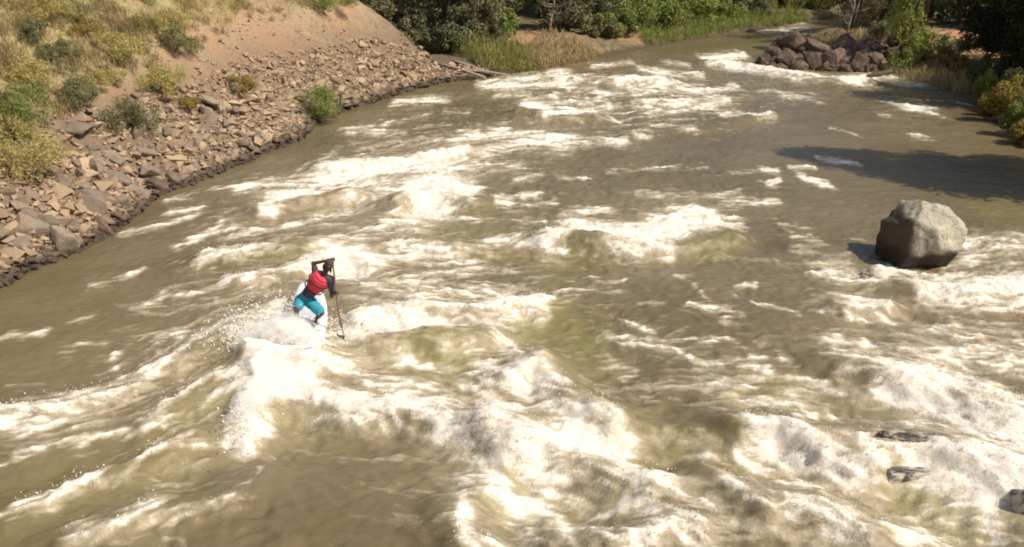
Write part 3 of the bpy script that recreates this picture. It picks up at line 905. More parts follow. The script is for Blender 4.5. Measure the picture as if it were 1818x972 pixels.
# ------------------------------------------------------------------ plants
LM = dict(
 sage=leaf_mat('sage_leaf', (.15,.155,.065), (.27,.255,.125)), yellow=leaf_mat('yellow_bush_leaf', (.33,.28,.09), (.54,.46,.19)),
 green=leaf_mat('green_leaf', (.14,.19,.045), (.29,.32,.10)), dark=leaf_mat('dark_leaf', (.085,.098,.045), (.20,.205,.11)),
 grey=leaf_mat('grey_green_leaf', (.14,.145,.075), (.30,.29,.165)), willow=leaf_mat('willow_leaf', (.18,.23,.05), (.33,.36,.11)),
 conifer=leaf_mat('conifer_needle', (.020,.025,.015), (.058,.062,.036), .15), straw=leaf_mat('straw_blade', (.34,.27,.13), (.52,.42,.24)),
 reed=leaf_mat('reed_blade', (.20,.22,.06), (.36,.33,.12)), ochre=leaf_mat('ochre_leaf', (.24,.195,.055), (.40,.30,.10)), brown=leaf_mat('brown_leaf', (.11,.095,.05), (.22,.18,.095)))
M_bark = simple_mat('bark', (.10,.075,.055), .95, (.17,.13,.10), 6, .6)
M_redbark = simple_mat('red_bark', (.30,.14,.075), .95, (.20,.09,.05), 5, .6)
M_dead = simple_mat('dead_wood', (.36,.30,.24), .9, (.22,.18,.14), 7, .5)
def leaves(name, clumps, count, size, seed, aspect=.5, droop=0.0):
    """leaf faces spread through the volume of a list of (centre, radii) clumps"""
    r = np.random.default_rng(seed); C = np.array([c[0] for c in clumps], float); Rr = np.array([c[1] for c in clumps], float)
    w = Rr.prod(1)**.6; ci = r.choice(len(C), count, p=w/w.sum())
    d = r.normal(size=(count, 3)); d /= np.linalg.norm(d, axis=1)[:, None]; rad = r.uniform(0, 1, count)**.42
    P = C[ci]+d*Rr[ci]*rad[:, None]
    nrm = d*.8+r.normal(size=(count, 3))*.8+np.array([0, 0, .35]); nrm /= np.linalg.norm(nrm, axis=1)[:, None]
    t = np.cross(nrm, r.normal(size=(count, 3))); t[:, 2] -= droop; t /= np.linalg.norm(t, axis=1)[:, None]+1e-9
    b = np.cross(nrm, t); s = size*r.uniform(.6, 1.4, count)[:, None]
    a, bb = t*s, b*s*aspect
    V = np.stack([P-a, P-bb*.9+a*.1, P+a, P+bb*.9+a*.1], 1).reshape(-1, 3)
    return mesh_np(name, V, np.arange(count*4).reshape(-1, 4), False)
def clumpset(r, c, rad, n, sub=.45):
    out = []
    for _ in range(n):
        d = r.normal(size=3); d /= np.linalg.norm(d); q = r.uniform(.25, .95)
        out.append((np.array(c)+d*np.array(rad)*q, np.array(rad)*sub*r.uniform(.6, 1.25)))
    return out
def tree(name, p, height, crown_r, crown_z0, mat, label, seed, n_leaf=7000, leaf=.11, group=None, bark=None, trunk_r=.16, lean=0, cat='tree', nclump=26, sub=.34, multi=1, asp=.5):
    r = np.random.default_rng(seed); root = empty(name, p); tag(root, label, cat, group)
    mb = MB(); cz = (crown_z0+height)/2; cr = np.array([crown_r, crown_r, (height-crown_z0)/2])
    cl = []
    for _ in range(nclump):
        zt = r.uniform(0, 1); rr_ = crown_r*(1-abs(2*zt-.8)**2.5*.75)*r.uniform(.15, 1)**.5*.85; a_ = r.uniform(0, 6.28)
        cl.append((np.array([lean*zt+math.cos(a_)*rr_, math.sin(a_)*rr_, crown_z0+.25*crown_r*sub+(height-crown_z0)*zt*.95]), cr*np.array([1, 1, .62])*sub*r.uniform(.65, 1.3)))
    for k in range(multi):
        ang = r.uniform(0, 6.28); sp_ = 0 if multi == 1 else .35*crown_r
        pts = [Vector((math.cos(ang)*.12*(multi > 1), math.sin(ang)*.12*(multi > 1), -.3))]
        top = Vector((lean+math.cos(ang)*sp_*1.4, math.sin(ang)*sp_*1.4, height*.86))
        for q in (.25, .5, .75, 1): pts.append(pts[0].lerp(top, q)+Vector((r.normal(0, .06*crown_r), r.normal(0, .06*crown_r), 0)))
        mb.tube(pts, [trunk_r, trunk_r*.8, trunk_r*.6, trunk_r*.35, trunk_r*.1], 8)
        for c, _ in cl[k::multi]:
            q = r.uniform(.25, .8); i = min(int(q*4), 3); st = pts[i].lerp(pts[i+1], q*4-i); e = Vector(c)
            m = st.lerp(e, .5)+Vector((0, 0, -.1*(e-st).length*r.uniform(-.5, 1.5)))
            mb.tube([st, m, e], [trunk_r*.32, trunk_r*.2, trunk_r*.06], 5)
    obj('trunk', mb.mesh('trunk'), bark or M_bark, root)
    obj('crown', leaves('crown', cl, n_leaf, leaf, seed+1, asp), mat, root)
    return root
def bush(name, p, rad, h, mat, label, seed, n=1600, leaf=.06, group=None, nclump=12, asp=.4, stems=7, cat='bush'):
    r = np.random.default_rng(seed); root = empty(name, p); tag(root, label, cat, group)
    cl = []
    for _ in range(nclump):
        a = r.uniform(0, 6.28); q = r.uniform(0, 1)**.6
        cl.append((np.array([math.cos(a)*rad*q*.92, math.sin(a)*rad*q*.92, h*r.uniform(.15, .92)*(1-.45*q)]), np.array([rad*.30, rad*.30, h*.24])*r.uniform(.45, 1.35)))
    mb = MB()
    for k in range(stems):
        c = cl[k % len(cl)][0]; mb.tube([(0, 0, -.12), tuple(np.array(c)*.5+np.array([0, 0, .05])), tuple(c)], [.02+rad*.012, .012+rad*.008, .004], 5)
    obj('stem', mb.mesh('stem'), M_bark, root)
    obj('foliage', leaves('foliage', cl, n, leaf, seed+1, asp), mat, root)
    return root
def blades(name, P, hts, seed, width=.012, spread=.35, seg=2):
    r = np.random.default_rng(seed); n = len(P); a = r.uniform(0, 6.28, n); dirv = np.stack([np.cos(a), np.sin(a), np.zeros(n)], 1)
    sd_ = np.stack([-np.sin(a), np.cos(a), np.zeros(n)], 1)*width; h = hts[:, None]; ln = (r.uniform(.1, 1, n)*spread)[:, None]*h
    up = np.array([0, 0, 1.0]); b0 = P-sd_; b1 = P+sd_; m0 = P+dirv*ln*.35+up*h*.6-sd_*.8; m1 = m0+sd_*1.6; t = P+dirv*ln+up*h*.95
    V = np.stack([b0, b1, m1, m0, t-sd_*.15, t+sd_*.15], 1).reshape(-1, 3); i = np.arange(n)[:, None]*6
    return mesh_np(name, V, np.concatenate([i+np.array([0,1,2,3]), i+np.array([3,2,5,4])]), False)
# ---- bushes on the left slope: (px, px half width, height/width, material, label)
LB = [
 (40,300,78,.75,'yellow','big yellow rabbitbrush at the left edge above the riprap'),
 (45,205,46,1.0,'green','tall green bush above the big yellow bush'),
 (138,175,32,1.0,'sage','round dark sagebrush right of the tall green bush'),
 (235,212,38,.75,'sage','sagebrush on the top edge of the riprap'),
 (290,150,44,.7,'yellow','wide yellow green bush in the middle of the slope'),
 (565,195,38,.85,'green','bright green bush alone at the water edge by the scree'),
 (205,90,48,.55,'yellow','low yellow bush spreading over the upper slope'),
 (40,145,44,.7,'yellow','yellow green bush at the left edge above the tall green bush'),
 (185,140,30,.7,'yellow','small yellow bush between the sagebrush and the wide yellow bush'),
 (90,20,36,.6,'yellow','yellow green bush at the top of the picture on the grassy slope'),
 (310,78,34,.7,'sage','grey sagebrush on the upper scree'),
 (425,150,20,.7,'ochre','little ochre bush in the middle of the bare scree'),
 (50,55,24,.8,'sage','small sagebrush high at the left edge'),
 (105,100,28,.7,'sage','low sagebrush between the straw patches of the upper slope'),
 (10,232,30,.8,'yellow','small yellow bush squeezed between the green bush and the left edge'),
 (330,185,18,.6,'ochre','small dry bush above the far riprap'),
 (300,42,30,.6,'yellow','pale yellow bush near the top of the scree'),
 (255,45,24,.6,'ochre','dry brownish bush beside the pale yellow bush near the top'),
 (575,4,44,.5,'green','green bush on the crest of the spur at the top'),
 (150,50,30,.6,'ochre','dry tawny bush high on the grassy slope'),
]
for i, (u, v, w, hw, m, lab) in enumerate(LB):
    p = land(u, v+w*hw*.45); dpt = p.y*cp+(CH-p.z)*sp; rad = w*dpt/FPX
    bush('bush', p-Vector((0, 0, .05)), rad*1.3, rad*hw*2.0, LM[m], lab, 500+i*5, n=int(3200+2600*min(rad, 1.5)), leaf=.04+.012*rad, nclump=24, asp=.25)
# ---- dry grass on the slope
r3 = np.random.default_rng(31)
n = 8500; y = r3.uniform(17, 46, n); x = shore_x(y)-r3.uniform(2.0, 24, n); d = shore_x(y)-x
wgt = np.clip(sstep(44, 28, y+.35*d-6)*sstep(2.2, 4.6, d+.12*(24-y))*sstep(-.2, .25, fbm(x*.5, y*.5, 3, 88)), 0, 1); ok = r3.random(n) < wgt; x, y = x[ok], y[ok]
nb = 34; x = np.repeat(x, nb)+r3.normal(0, .10, len(x)*nb); y = np.repeat(y, nb)+r3.normal(0, .10, len(y)*nb)
P = np.stack([x, y, H(x, y)-.02], 1)
tag(obj('dry_grass', blades('dry_grass', P, r3.uniform(.18, .55, len(P))*(1+.4*perlin(x*.8, y*.8, 4)), 6, .011, 1.2), LM['straw']), 'straw coloured dry grass on the grassy end of the left slope', 'grass', kind='stuff')
# ---- low scrub: a ragged cover of twiggy ground plants in two colours
for nm, mt, sd0, thr in (('sage_scrub', 'sage', 5, .06), ('yellow_scrub', 'yellow', 15, -.08)):
    rs = np.random.default_rng(sd0); n = 3000; y = rs.uniform(17, 47, n); x = shore_x(y)-rs.uniform(2.2, 24, n); d = shore_x(y)-x
    wgt = sstep(46, 30, y+.35*d-6)*sstep(2.6, 5.0, d+.10*(24-y))*sstep(thr, thr+.22, fbm(x*.42, y*.42, 3, 90+sd0)); ok = rs.random(n) < wgt*.95; x, y = x[ok], y[ok]
    zz = H(x, y); cl = []
    for px, py, pz in zip(x, y, zz):
        s_ = float(np.clip(rs.lognormal(-1.35, .45), .10, .6)); 
        for q in range(3): cl.append((np.array([px+rs.normal(0, s_*.6), py+rs.normal(0, s_*.6), pz+s_*.45]), np.array([s_*.8, s_*.8, s_*.6])))
    tag(obj(nm, leaves(nm, cl, 46*len(cl), .05, sd0+1, .22, -1.2), LM[mt]), {'sage': 'grey green low scrub scattered between the bushes of the left slope', 'yellow': 'yellowish low scrub covering the grassy end of the left slope'}[mt], 'scrub', kind='stuff')
# ---- reeds and straw along the far left bank
def reedbed(px0, px1, n, hmin, hmax, mat, lab, seed, depth=2.4):
    r = np.random.default_rng(seed); a = np.array(at(*px0)[:2]); b = np.array(at(*px1)[:2]); t = r.random(n)[:, None]; nr = np.array([-(b-a)[1], (b-a)[0]]); nr /= np.linalg.norm(nr)
    q = a+(b-a)*t+nr*(r.random(n)[:, None]**1.3*depth+.1); z = H(q[:, 0], q[:, 1]); P = np.stack([q[:, 0], q[:, 1], np.maximum(z, 0)-.03], 1)
    hh = r.uniform(hmin*.6, hmax, n)
    cl = [(p+np.array([0, 0, h*.45]), np.array([.16, .16, h*.5])) for p, h in zip(P, hh)]
    tag(obj('reeds', leaves('reeds', cl, n*9, .17, seed, .13, -2.2), mat), lab, 'reeds', kind='stuff')
reedbed((862,138), (962,126), 620, .7, 1.7, LM['reed'], 'tall green reeds at the foot of the far left bank', 61, 4)
reedbed((955,127), (1065,105), 620, .4, 1.2, LM['straw'], 'tan dry grass at the water edge right of the green reeds', 62, 3)
reedbed((1150,86), (1440,39), 1000, .4, 1.0, LM['willow'], 'bright green grass edging the far left bank', 63, 2)
reedbed((1650,127), (1560,131), 420, .3, .8, LM['straw'], 'dry grass behind the driftwood on the right bank', 64, 6)
reedbed((1540,100), (1420,100), 300, .3, .7, LM['straw'], 'straw coloured grass on top of the rock outcrop', 65, 3)
# ---- trees of the gully behind the spur and of the far left bank: (px u, depth y, height, crown r, crown z0, mat, label, leaves, leaf size, trunk r, multi)
def groundpt(u, y):
    dx, dy, dz = ray(u, 60); x = dx*(y/dy)
    for _ in range(4):
        z = float(H(x, y)[0]); # keep the pixel column at this ground height
        fwd = y*cp+(CH-z)*sp; x = (u-909)/FPX*fwd
    return Vector((x, y, max(float(H(x, y)[0]), 0)))
TR = [
 (635,54.5,6.0,2.2,.2,'dark','dark tree rising behind the crest of the scree spur',9000,.11,.16,2),
 (705,53.5,6.2,2.5,.9,'grey','broad grey green tree in the gully behind the spur',10000,.11,.2,2),
 (785,53.0,5.8,2.1,.1,'dark','dark shaded tree in the middle of the gully',10000,.11,.16,3),
 (848,52.5,5.6,1.7,1.3,'grey','grey tree with bare lower limbs above the driftwood',6500,.10,.14,2),
 (680,60,7,3.2,.1,'dark','deep dark tree at the back of the gully',9000,.14,.2,1),
 (760,60,7,3.0,.1,'dark','dark tree filling the back of the gully',9000,.14,.2,1),
 (850,60,7,3.0,.1,'dark','tall dark tree at the back right of the gully',9000,.14,.2,1),
 (905,62,6,2.2,.6,'green','green tree behind the eroded red bank',8000,.13,.16,1),
 (1005,60,5.6,2.1,.3,'grey','grey green tree leaning over the eroded red bank',9000,.11,.16,3),
 (1065,62,5.6,2.0,.1,'grey','dusty green tree right of the eroded red bank',8000,.11,.15,2),
 (960,68,7,3.2,.1,'dark','dark tree standing back behind the eroded bank',9000,.15,.2,1),
 (1040,70,7,3.2,.1,'grey','dull green tree standing behind the dusty ones',9000,.15,.2,1),
 (1110,69,7,3.0,.1,'green','tall green tree behind the willow bushes',9000,.15,.2,1),
 (1175,73,7,3.2,.1,'grey','round grey green tree far behind the bank',9000,.15,.2,1),
 (1240,74,6.5,2.8,.1,'sage','sage green tree far upstream on the left bank',8000,.15,.2,2),
 (1300,78,7,3.2,.1,'green','green tree near the river bend',9000,.16,.2,1),
 (1360,83,7,3.6,.1,'willow','pale green tree at the bend of the river',9000,.16,.2,1),
 (1425,88,7,3.8,.1,'willow','pale green tree closing the river bend',9000,.17,.2,1),
 (1480,92,7,3.8,.1,'sage','dull green tree beyond the river bend',9000,.17,.2,1),
 (1530,90,8,4.0,.1,'green','green tree beyond the bend behind the outcrop',9000,.17,.2,1),
]
for i, (u, y, h, cr, z0, m, lab, nl, ls, tr_, mu) in enumerate(TR):
    tree('tree', groundpt(u, y), h, cr, z0, LM[m], lab, 700+i*3, nl, ls, None, None, tr_, 0, 'tree', 34, .33, mu)
WB = [(735,104,1.1,1.5,'sage',52,'pale green shrub at the foot of the gully trees'),(832,118,1.2,1.9,'grey',51.5,'grey shrub beside the driftwood pile'),
 (1100,84,1.3,1.7,'green',60.2,'small green bush at the far waterline beside the pink stones'),(1065,88,1.2,1.5,'sage',59,'dull shrub at the right end of the straw grass'),(1130,70,1.9,2.6,'green',63,'dense green willow bush nearest the pink stones'),(1180,66,1.9,2.4,'green',64.5,'green willow bush behind the bright grass'),
 (1235,56,1.8,2.2,'willow',67,'bright willow bush in the middle of the far bank'),(1290,50,1.6,2.0,'green',70,'small green bush on the far bank'),
 (1335,44,1.6,2.2,'sage',72.5,'sage coloured bush near the far bend'),(1385,38,1.6,2.2,'willow',76,'pale bush at the water edge of the far bend'),
 (1408,40,1.7,2.2,'sage',76.8,'dull green bush right at the far waterline'),(1442,36,1.7,2.2,'willow',79,'pale green bush on the far waterline'),(1400,30,2.0,3.0,'green',81,'taller green bush behind the far waterline bushes'),(1465,30,2.0,2.6,'sage',83,'dull bush at the vanishing end of the river'),(1430,32,1.6,2.4,'willow',80,'last pale bush before the river turns'),
 (690,96,1.0,1.2,'dark',51.0,'low dark shrub on the shaded side of the spur'),(770,116,1.0,1.3,'dark',51.5,'dark shrub under the gully trees'),
 (1090,50,1.4,1.8,'grey',63.5,'grey shrub on top of the eroded bank'),
 (655,70,1.3,1.8,'dark',52.5,'dark shrub low behind the spur crest'),(725,80,1.4,2.0,'grey',52.0,'grey shrub in front of the broad gully tree'),(800,100,1.2,1.7,'dark',51.0,'dark shrub behind the driftwood trunks'),
 (850,95,1.2,2.2,'brown',52.0,'brown twiggy shrub right of the bare lower limbs'),(880,85,1.2,2.4,'green',53.5,'green shrub at the left end of the reeds'),(1150,50,1.7,2.6,'green',66.5,'green bush behind the dense willow'),(1205,45,1.7,2.6,'sage',69.5,'dull bush behind the bright willow'),(1265,40,1.7,2.4,'green',73,'green bush high on the far bank')]
for i, (u, v, rad, h, m, y, lab) in enumerate(WB):
    bush('bush', groundpt(u, y), rad, h, LM[m], lab, 900+i*4, 3600, .1, None, 18, .5)
# ---- right bank
tree('tree', groundpt(1605, 51), 6.5, 1.15, .2, LM['willow'], 'slender bright green willow behind the rock outcrop', 801, 7000, .085, None, None, .08, 0, 'tree', 30, .4, 3)
tree('tree', groundpt(1510, 57), 5.5, 2.1, 1.2, LM['brown'], 'sparse brownish tree with dark bare limbs above the outcrop', 803, 3200, .10, None, None, .1, 0, 'tree', 26, .3, 5)
tree('pine_tree', groundpt(1642, 60), 13, 2.6, 6, LM['conifer'], 'pine with a straight reddish trunk on the right bank', 805, 6000, .14, None, M_redbark, .17, 0, 'pine tree')
tree('pine_tree', groundpt(1634, 63), 12, 2.4, 5, LM['conifer'], 'pine with a dark trunk just left of the reddish trunk', 807, 6000, .14, None, None, .15, 0, 'pine tree')
tree('pine_tree', groundpt(1674, 65), 11, 2.2, 1.8, LM['dark'], 'thin dark pine right of the reddish trunk', 809, 6000, .14, None, None, .1, 0, 'pine tree')
CON = [(1700,60,7,2.6,.1,'dark','dark tree behind the orange clearing'),(1805,57,5.5,2.4,.1,'dark','dark evergreen behind the overhanging conifer'),
 (1560,64,7,2.8,.1,'dark','dark tree in the shade behind the slender willow'),(1650,70,8,3.6,.1,'dark','dark tree far behind the red trunk'),(1730,68,8,4,.1,'dark','dark crown far behind the orange clearing'),
 (1850,60,6,3.0,.1,'dark','dark evergreen behind the right edge'),(1600,74,8,3.6,.1,'dark','dark tree far behind the slender willow')]
for i, (u, y, h, cr, z0, m, lab) in enumerate(CON):
    tree('evergreen_tree', groundpt(u, y), h, cr, z0, LM[m], lab, 820+i*3, 9000, .13, None, None, .18, 0, 'tree', 34, .36, 1)
tree('conifer_tree', groundpt(1795, 43.5), 5.6, 2.2, .2, LM['conifer'], 'near black conifer overhanging the water at the right edge', 851, 22000, .10, None, None, .2, -.5, 'conifer', 60, .30, 1, .3)
tree('conifer_tree', groundpt(1778, 47.5), 4.6, 2.1, .1, LM['conifer'], 'near black conifer standing behind the overhanging one', 852, 18000, .11, None, None, .2, 0, 'conifer', 54, .30, 1, .3)
tree('conifer_tree', groundpt(1850, 40), 8, 2.6, .3, LM['conifer'], 'near black conifer cut off by the right edge', 853, 18000, .11, None, None, .2, 0, 'conifer', 50, .32, 1, .3)
tree('conifer_tree', Vector((20.4, 27.4, .8)), 12.0, 2.4, 1.0, LM['conifer'], 'tall conifer beyond the right edge that shades the water', 855, 16000, .14, None, None, .2, 0, 'conifer', 60, .36)
tree('conifer_tree', Vector((21.5, 25.2, .8)), 11.0, 2.3, 1.0, LM['conifer'], 'second conifer beyond the right edge shading the water', 857, 16000, .14, None, None, .2, 0, 'conifer', 60, .36)
RB = [(1470,30,34,1.0,'willow',79,'pale bush on the inside of the far bend'),(1505,40,34,1.1,'green',74,'green bush behind the outcrop near the bend'),(1545,36,36,1.1,'sage',70,'dull bush between the bend and the bare twigs'),(1440,24,32,1.0,'green',85,'small far bush where the river disappears'),(1500,24,44,1.2,'grey',84,'grey bush farthest up the right bank'),(1770,170,26,1.0,'dark',42.5,'dark shrub in the conifer shade at the right bank'),(1815,245,30,.9,'green',34.2,'leafy shrub cut by the right edge at the waterline'),(1762,215,22,.8,'ochre',37.8,'tawny shrub between the two right edge shrubs'),(1800,205,30,1.0,'dark',38.6,'dark shrub behind the yellow and orange one'),(1825,262,28,.8,'ochre',32.6,'ochre shrub at the lowest bit of right bank in view'),(1640,98,30,1.1,'willow',50.5,'low green bush right of the slender willow'),(1765,196,30,1.1,'green',40,'green shrub at the right water edge below the conifer'),
 (1795,226,36,.9,'ochre',36.5,'yellow and orange shrub at the right water edge'),(1600,116,24,.9,'green',49,'green bush behind the fallen log'),
 (1700,112,30,.7,'sage',50,'sage bush under the dark conifer'),(1560,70,22,.9,'grey',54,'grey bush on top of the outcrop'),(1745,150,24,.8,'grey',45,'grey shrub at the shaded water edge'),
 (1690,128,20,.7,'ochre',48.6,'tawny low shrub by the waterline of the right bank')]
for i, (u, v, w, hw, m, y, lab) in enumerate(RB):
    p = groundpt(u, y); rad = w*y*1.03/FPX; bush('bush', p, rad*1.2, rad*hw*2.2, LM[m], lab, 960+i*4, 4200, .07, None, 20, .4)
# ---- dead wood
def branchwork(name, p, spec, mat, lab, cat):
    mb = MB()
    for pts, r0, r1 in spec: mb.tube(pts, np.linspace(r0, r1, len(pts)), 7)
    o = obj(name, mb.mesh(name), mat, None, p); return tag(o, lab, cat)
def snag(u, y, h, seed, lab, n=14):
    r = random.Random(seed); spec = [([(0,0,-.2), (.1,0,h*.35), (.3,.1,h*.7), (.2,.1,h)], .09, .02)]
    for k in range(n):
        a = r.uniform(0, 6.28); z0 = r.uniform(.3, .9)*h; L = r.uniform(.5, 1.3)
        e = (math.cos(a)*L+.2, math.sin(a)*L, z0+r.uniform(.1, .7)); mid = (e[0]*.5+.15, e[1]*.5, z0+r.uniform(-.05, .25))
        spec.append(([(.2*z0/h+.05, .03, z0), mid, e], .035, .008))
        spec.append(([mid, (mid[0]+r.uniform(-.4, .4), mid[1]+r.uniform(-.3, .3), mid[2]+r.uniform(.2, .5))], .018, .006))
    return branchwork('dead_snag', groundpt(u, y), spec, M_dead, lab, 'dead tree')
snag(838, 52.5, 4.2, 1, 'bare pale dead branches in front of the gully trees')
snag(975, 58, 2.8, 2, 'bare dead branches hanging at the eroded bank', 10)
snag(1500, 54, 3.0, 3, 'dark bare twigs standing on top of the outcrop', 12)
for i, (u0, v0, u1, v1, rr, lab) in enumerate([(775,118,862,142,.10,'grey driftwood trunk lying from the spur down to the water'),(800,112,880,138,.08,'grey driftwood trunk behind the longest one'),
      (815,130,905,137,.07,'low driftwood log at the waterline'),(840,108,858,138,.06,'short upright driftwood root'),(1540,140,1640,122,.12,'dark fallen log at the foot of the right bank'),(604,192,610,168,.05,'short dark stump standing by the green bush on the scree')]):
    a, b = land(u0, v0), land(u1, v1); a.z = max(a.z, 0)+.12; b.z = max(b.z, 0)+.1
    if i == 5: b = a+Vector((.12, .05, .6))
    m = a.lerp(b, .5)+Vector((0, 0, .08))
    branchwork('driftwood_log' if i < 5 else 'stump', Vector((0, 0, 0)), [([a, m, b], rr, rr*.55), ([m, m+Vector((.3, -.1, .35))], rr*.35, .01)], M_dead if i < 4 else M_bark, lab, 'log' if i < 5 else 'stump')
for i, (u, v, w) in enumerate([(1100,86,16),(1120,80,12),(1075,98,10),(1135,86,10)]):
    p = groundpt(u, 60.5+i*.4); place_rock('bank_stone', RV[i+3], p+Vector((0, 0, .1)), w*62/FPX, (0, .2, i), M_rip, ['pink flat stone at the far left waterline','pink stone leaning on the far bank','small pale stone left of the pink ones','small pink stone right of the flat one'][i])
# ------------------------------------------------------------------ board, paddle, rider, spray
M_board = simple_mat('board_white', (.80,.80,.80), .35, (.72,.77,.82), 1.5)
M_pad = simple_mat('deck_pad', (.62,.68,.74), .8, (.55,.62,.70), 3)
M_blade = simple_mat('paddle_carbon', (.16,.10,.07), .5, (.22,.14,.10), 4)
M_skin = simple_mat('skin', (.085,.046,.034), .55, (.11,.06,.043), 12)
M_hair = simple_mat('hair', (.025,.018,.015), .7)
M_vest = simple_mat('red_vest', (.74,.065,.095), .75, (.64,.05,.075), 10, .2)
M_shirt = simple_mat('navy_shirt', (.055,.045,.06), .8, (.085,.06,.075), 9)
M_shorts = simple_mat('teal_shorts', (.035,.30,.38), .8, (.02,.22,.29), 7, .2)
M_cap = simple_mat('brown_cap', (.060,.048,.040), .8, (.045,.036,.030), 9)
M_black = simple_mat('black_strap', (.02,.02,.022), .7)
M_grip = simple_mat('grip', (.40,.36,.33), .6)
# board: lofted outline along its length
L = (BN-BT).length; ns, nc = 30, 14
V = []; F = []
for i in range(ns+1):
    t = i/ns; w = .40*(math.sin(math.pi*min(max(.045+.91*t, 0), 1))**.45); th = .065*(math.sin(math.pi*(.04+.92*t))**.4)
    rock = .17*max(0, t-.62)**2/.14+.05*max(0, .2-t)**2/.04
    for j in range(nc):
        a = 2*math.pi*j/nc; ca, sa = math.cos(a), math.sin(a)
        V.append((math.copysign(abs(ca)**.6, ca)*w, t*L, math.copysign(abs(sa)**.75, sa)*th+rock))
for i in range(ns):
    for j in range(nc): F.append((i*nc+j, i*nc+(j+1) % nc, (i+1)*nc+(j+1) % nc, (i+1)*nc+j))
F2 = [tuple(range(nc))[::-1], tuple(ns*nc+j for j in range(nc))]
me = bpy.data.meshes.new('paddleboard'); me.from_pydata(V, [], F+F2); me.update(); me.polygons.foreach_set('use_smooth', [True]*len(me.polygons))
board = empty('paddleboard', BT+Vector((0, 0, .0)))
xa = (BN-BT).normalized(); side = xa.cross(Vector((0, 0, 1))).normalized()
up = side.cross(xa).normalized(); roll = Quaternion(xa, R(9))
side, up = roll @ side, roll @ up
board.rotation_euler = Matrix((side, xa, up)).transposed().to_euler()
tag(board, 'white inflatable stand-up paddleboard under the rider, its nose buried in spray', 'paddleboard')
obj('hull', me, M_board, board)
def pad_z(t): return .068*(math.sin(math.pi*(.04+.92*t))**.4)+.17*max(0, t-.62)**2/.14+.05*max(0, .2-t)**2/.04
V = []; F = []
for i in range(13):
    t = .18+.5*i/12
    for j in range(9):
        xx = (-.3+.6*j/8)*(1 if 1 < i < 11 else .88); V.append((xx, t*L, pad_z(t)+.004)); V.append((xx, t*L, pad_z(t)-.03))
for i in range(12):
    for j in range(8):
        a = (i*9+j)*2; b = a+2; c = a+18; d = c+2; F.append((a, b, d, c))
me = bpy.data.meshes.new('deck_pad'); me.from_pydata(V, [], F); me.update(); obj('deck_pad', me, M_pad, board)
mb = MB(); mb.tube([(0, .12*L, pad_z(.12)-.16), (0, .17*L, pad_z(.12)-.35)], [.05, .015], 8); obj('fin', mb.mesh('fin'), M_black, board)
def rp(u, v, d=0.0): return aty(u, v, 16.2+d)
def limb(mb, pts, rad, sub=7):
    for (a, b), (ra, rb) in zip(zip(pts[:-1], pts[1:]), zip(rad[:-1], rad[1:])):
        for i in range(sub+1):
            t = i/sub; mb.ball(a.lerp(b, t), ra+(rb-ra)*t, None, 12, 8)
J = dict(pel=rp(541,531,.05), hl=rp(534,533,.0), hr=rp(551,537,-.02), kl=rp(526,551,-.28), kr=rp(571,556,-.22), al=rp(531,580,-.05), ar=rp(563,583,-.10),
         waist=rp(551,518,.02), chest=rp(566,500,-.06), neck=rp(577,485,-.10), head=rp(582.5,473,-.13),
         sl=rp(561,487,.02), sr=rp(588,497,-.10), el=rp(556,468,.06), hl_=rp(588,462,-.06), er=rp(589,526,-.12), hr_=rp(596,518,-.22))
# feet stand on the deck: find the deck height below each ankle
def deck_at(p):
    M = Matrix.Translation(BT) @ Matrix((side, xa, up)).transposed().to_4x4(); q = M.inverted() @ p
    return M @ Vector((q.x, q.y, pad_z(min(max(q.y/L, 0), 1))))
for a in ('al', 'ar'):
    s = deck_at(J[a]); J[a] = s+up*.11
root = empty('person', (J['al']+J['ar'])/2-up*.11)
tag(root, 'person in red life vest and teal shorts crouching on the board, arm raised', 'person')
def local(me, parent=root): 
    me.transform(Matrix.Translation(-parent.location)); return me
mb = MB()
limb(mb, [J['hl'], J['kl'], J['al']], [.088, .062, .04]); limb(mb, [J['hr'], J['kr'], J['ar']], [.088, .062, .04])
fwd = Vector((.05, -1, 0)).normalized()
for a in ('al', 'ar'):
    s = J[a]-up*.07; limb(mb, [s+Vector((0, .05, 0)), s+fwd*.12, s+fwd*.19], [.04, .038, .022], 5)
mb.ball(J['pel'], (.165, .115, .12)); limb(mb, [J['pel'], J['waist'], J['chest']], [.125, .118, .145]); limb(mb, [J['sl'], J['chest'].lerp(J['neck'], .5), J['sr']], [.065, .10, .065])
limb(mb, [J['neck'].lerp(J['chest'], .25), J['neck'], J['head']], [.062, .055, .055])
limb(mb, [J['sl'], J['el'], J['hl_'].lerp(J['el'], .12)], [.056, .043, .03]); limb(mb, [J['sr'], J['er'], J['hr_'].lerp(J['er'], .15)], [.056, .043, .03])
hd = J['head']; hup = (J['head']-J['neck']).normalized(); face = Vector((.12, -.95, -.25)).normalized(); face = (face-hup*face.dot(hup)).normalized(); hsd = hup.cross(face)
mb.ball(hd+hup*.03, (.078, .095, .11), Matrix((hsd, -face, hup)).transposed().to_quaternion().to_matrix(), 20, 14)
mb.ball(hd-hup*.055+face*.045, (.05, .05, .05)); mb.ball(hd+face*.098-hup*.0, (.016, .02, .022))
for s_ in (1, -1): mb.ball(hd+hsd*.079*s_+hup*.005, (.014, .022, .032))
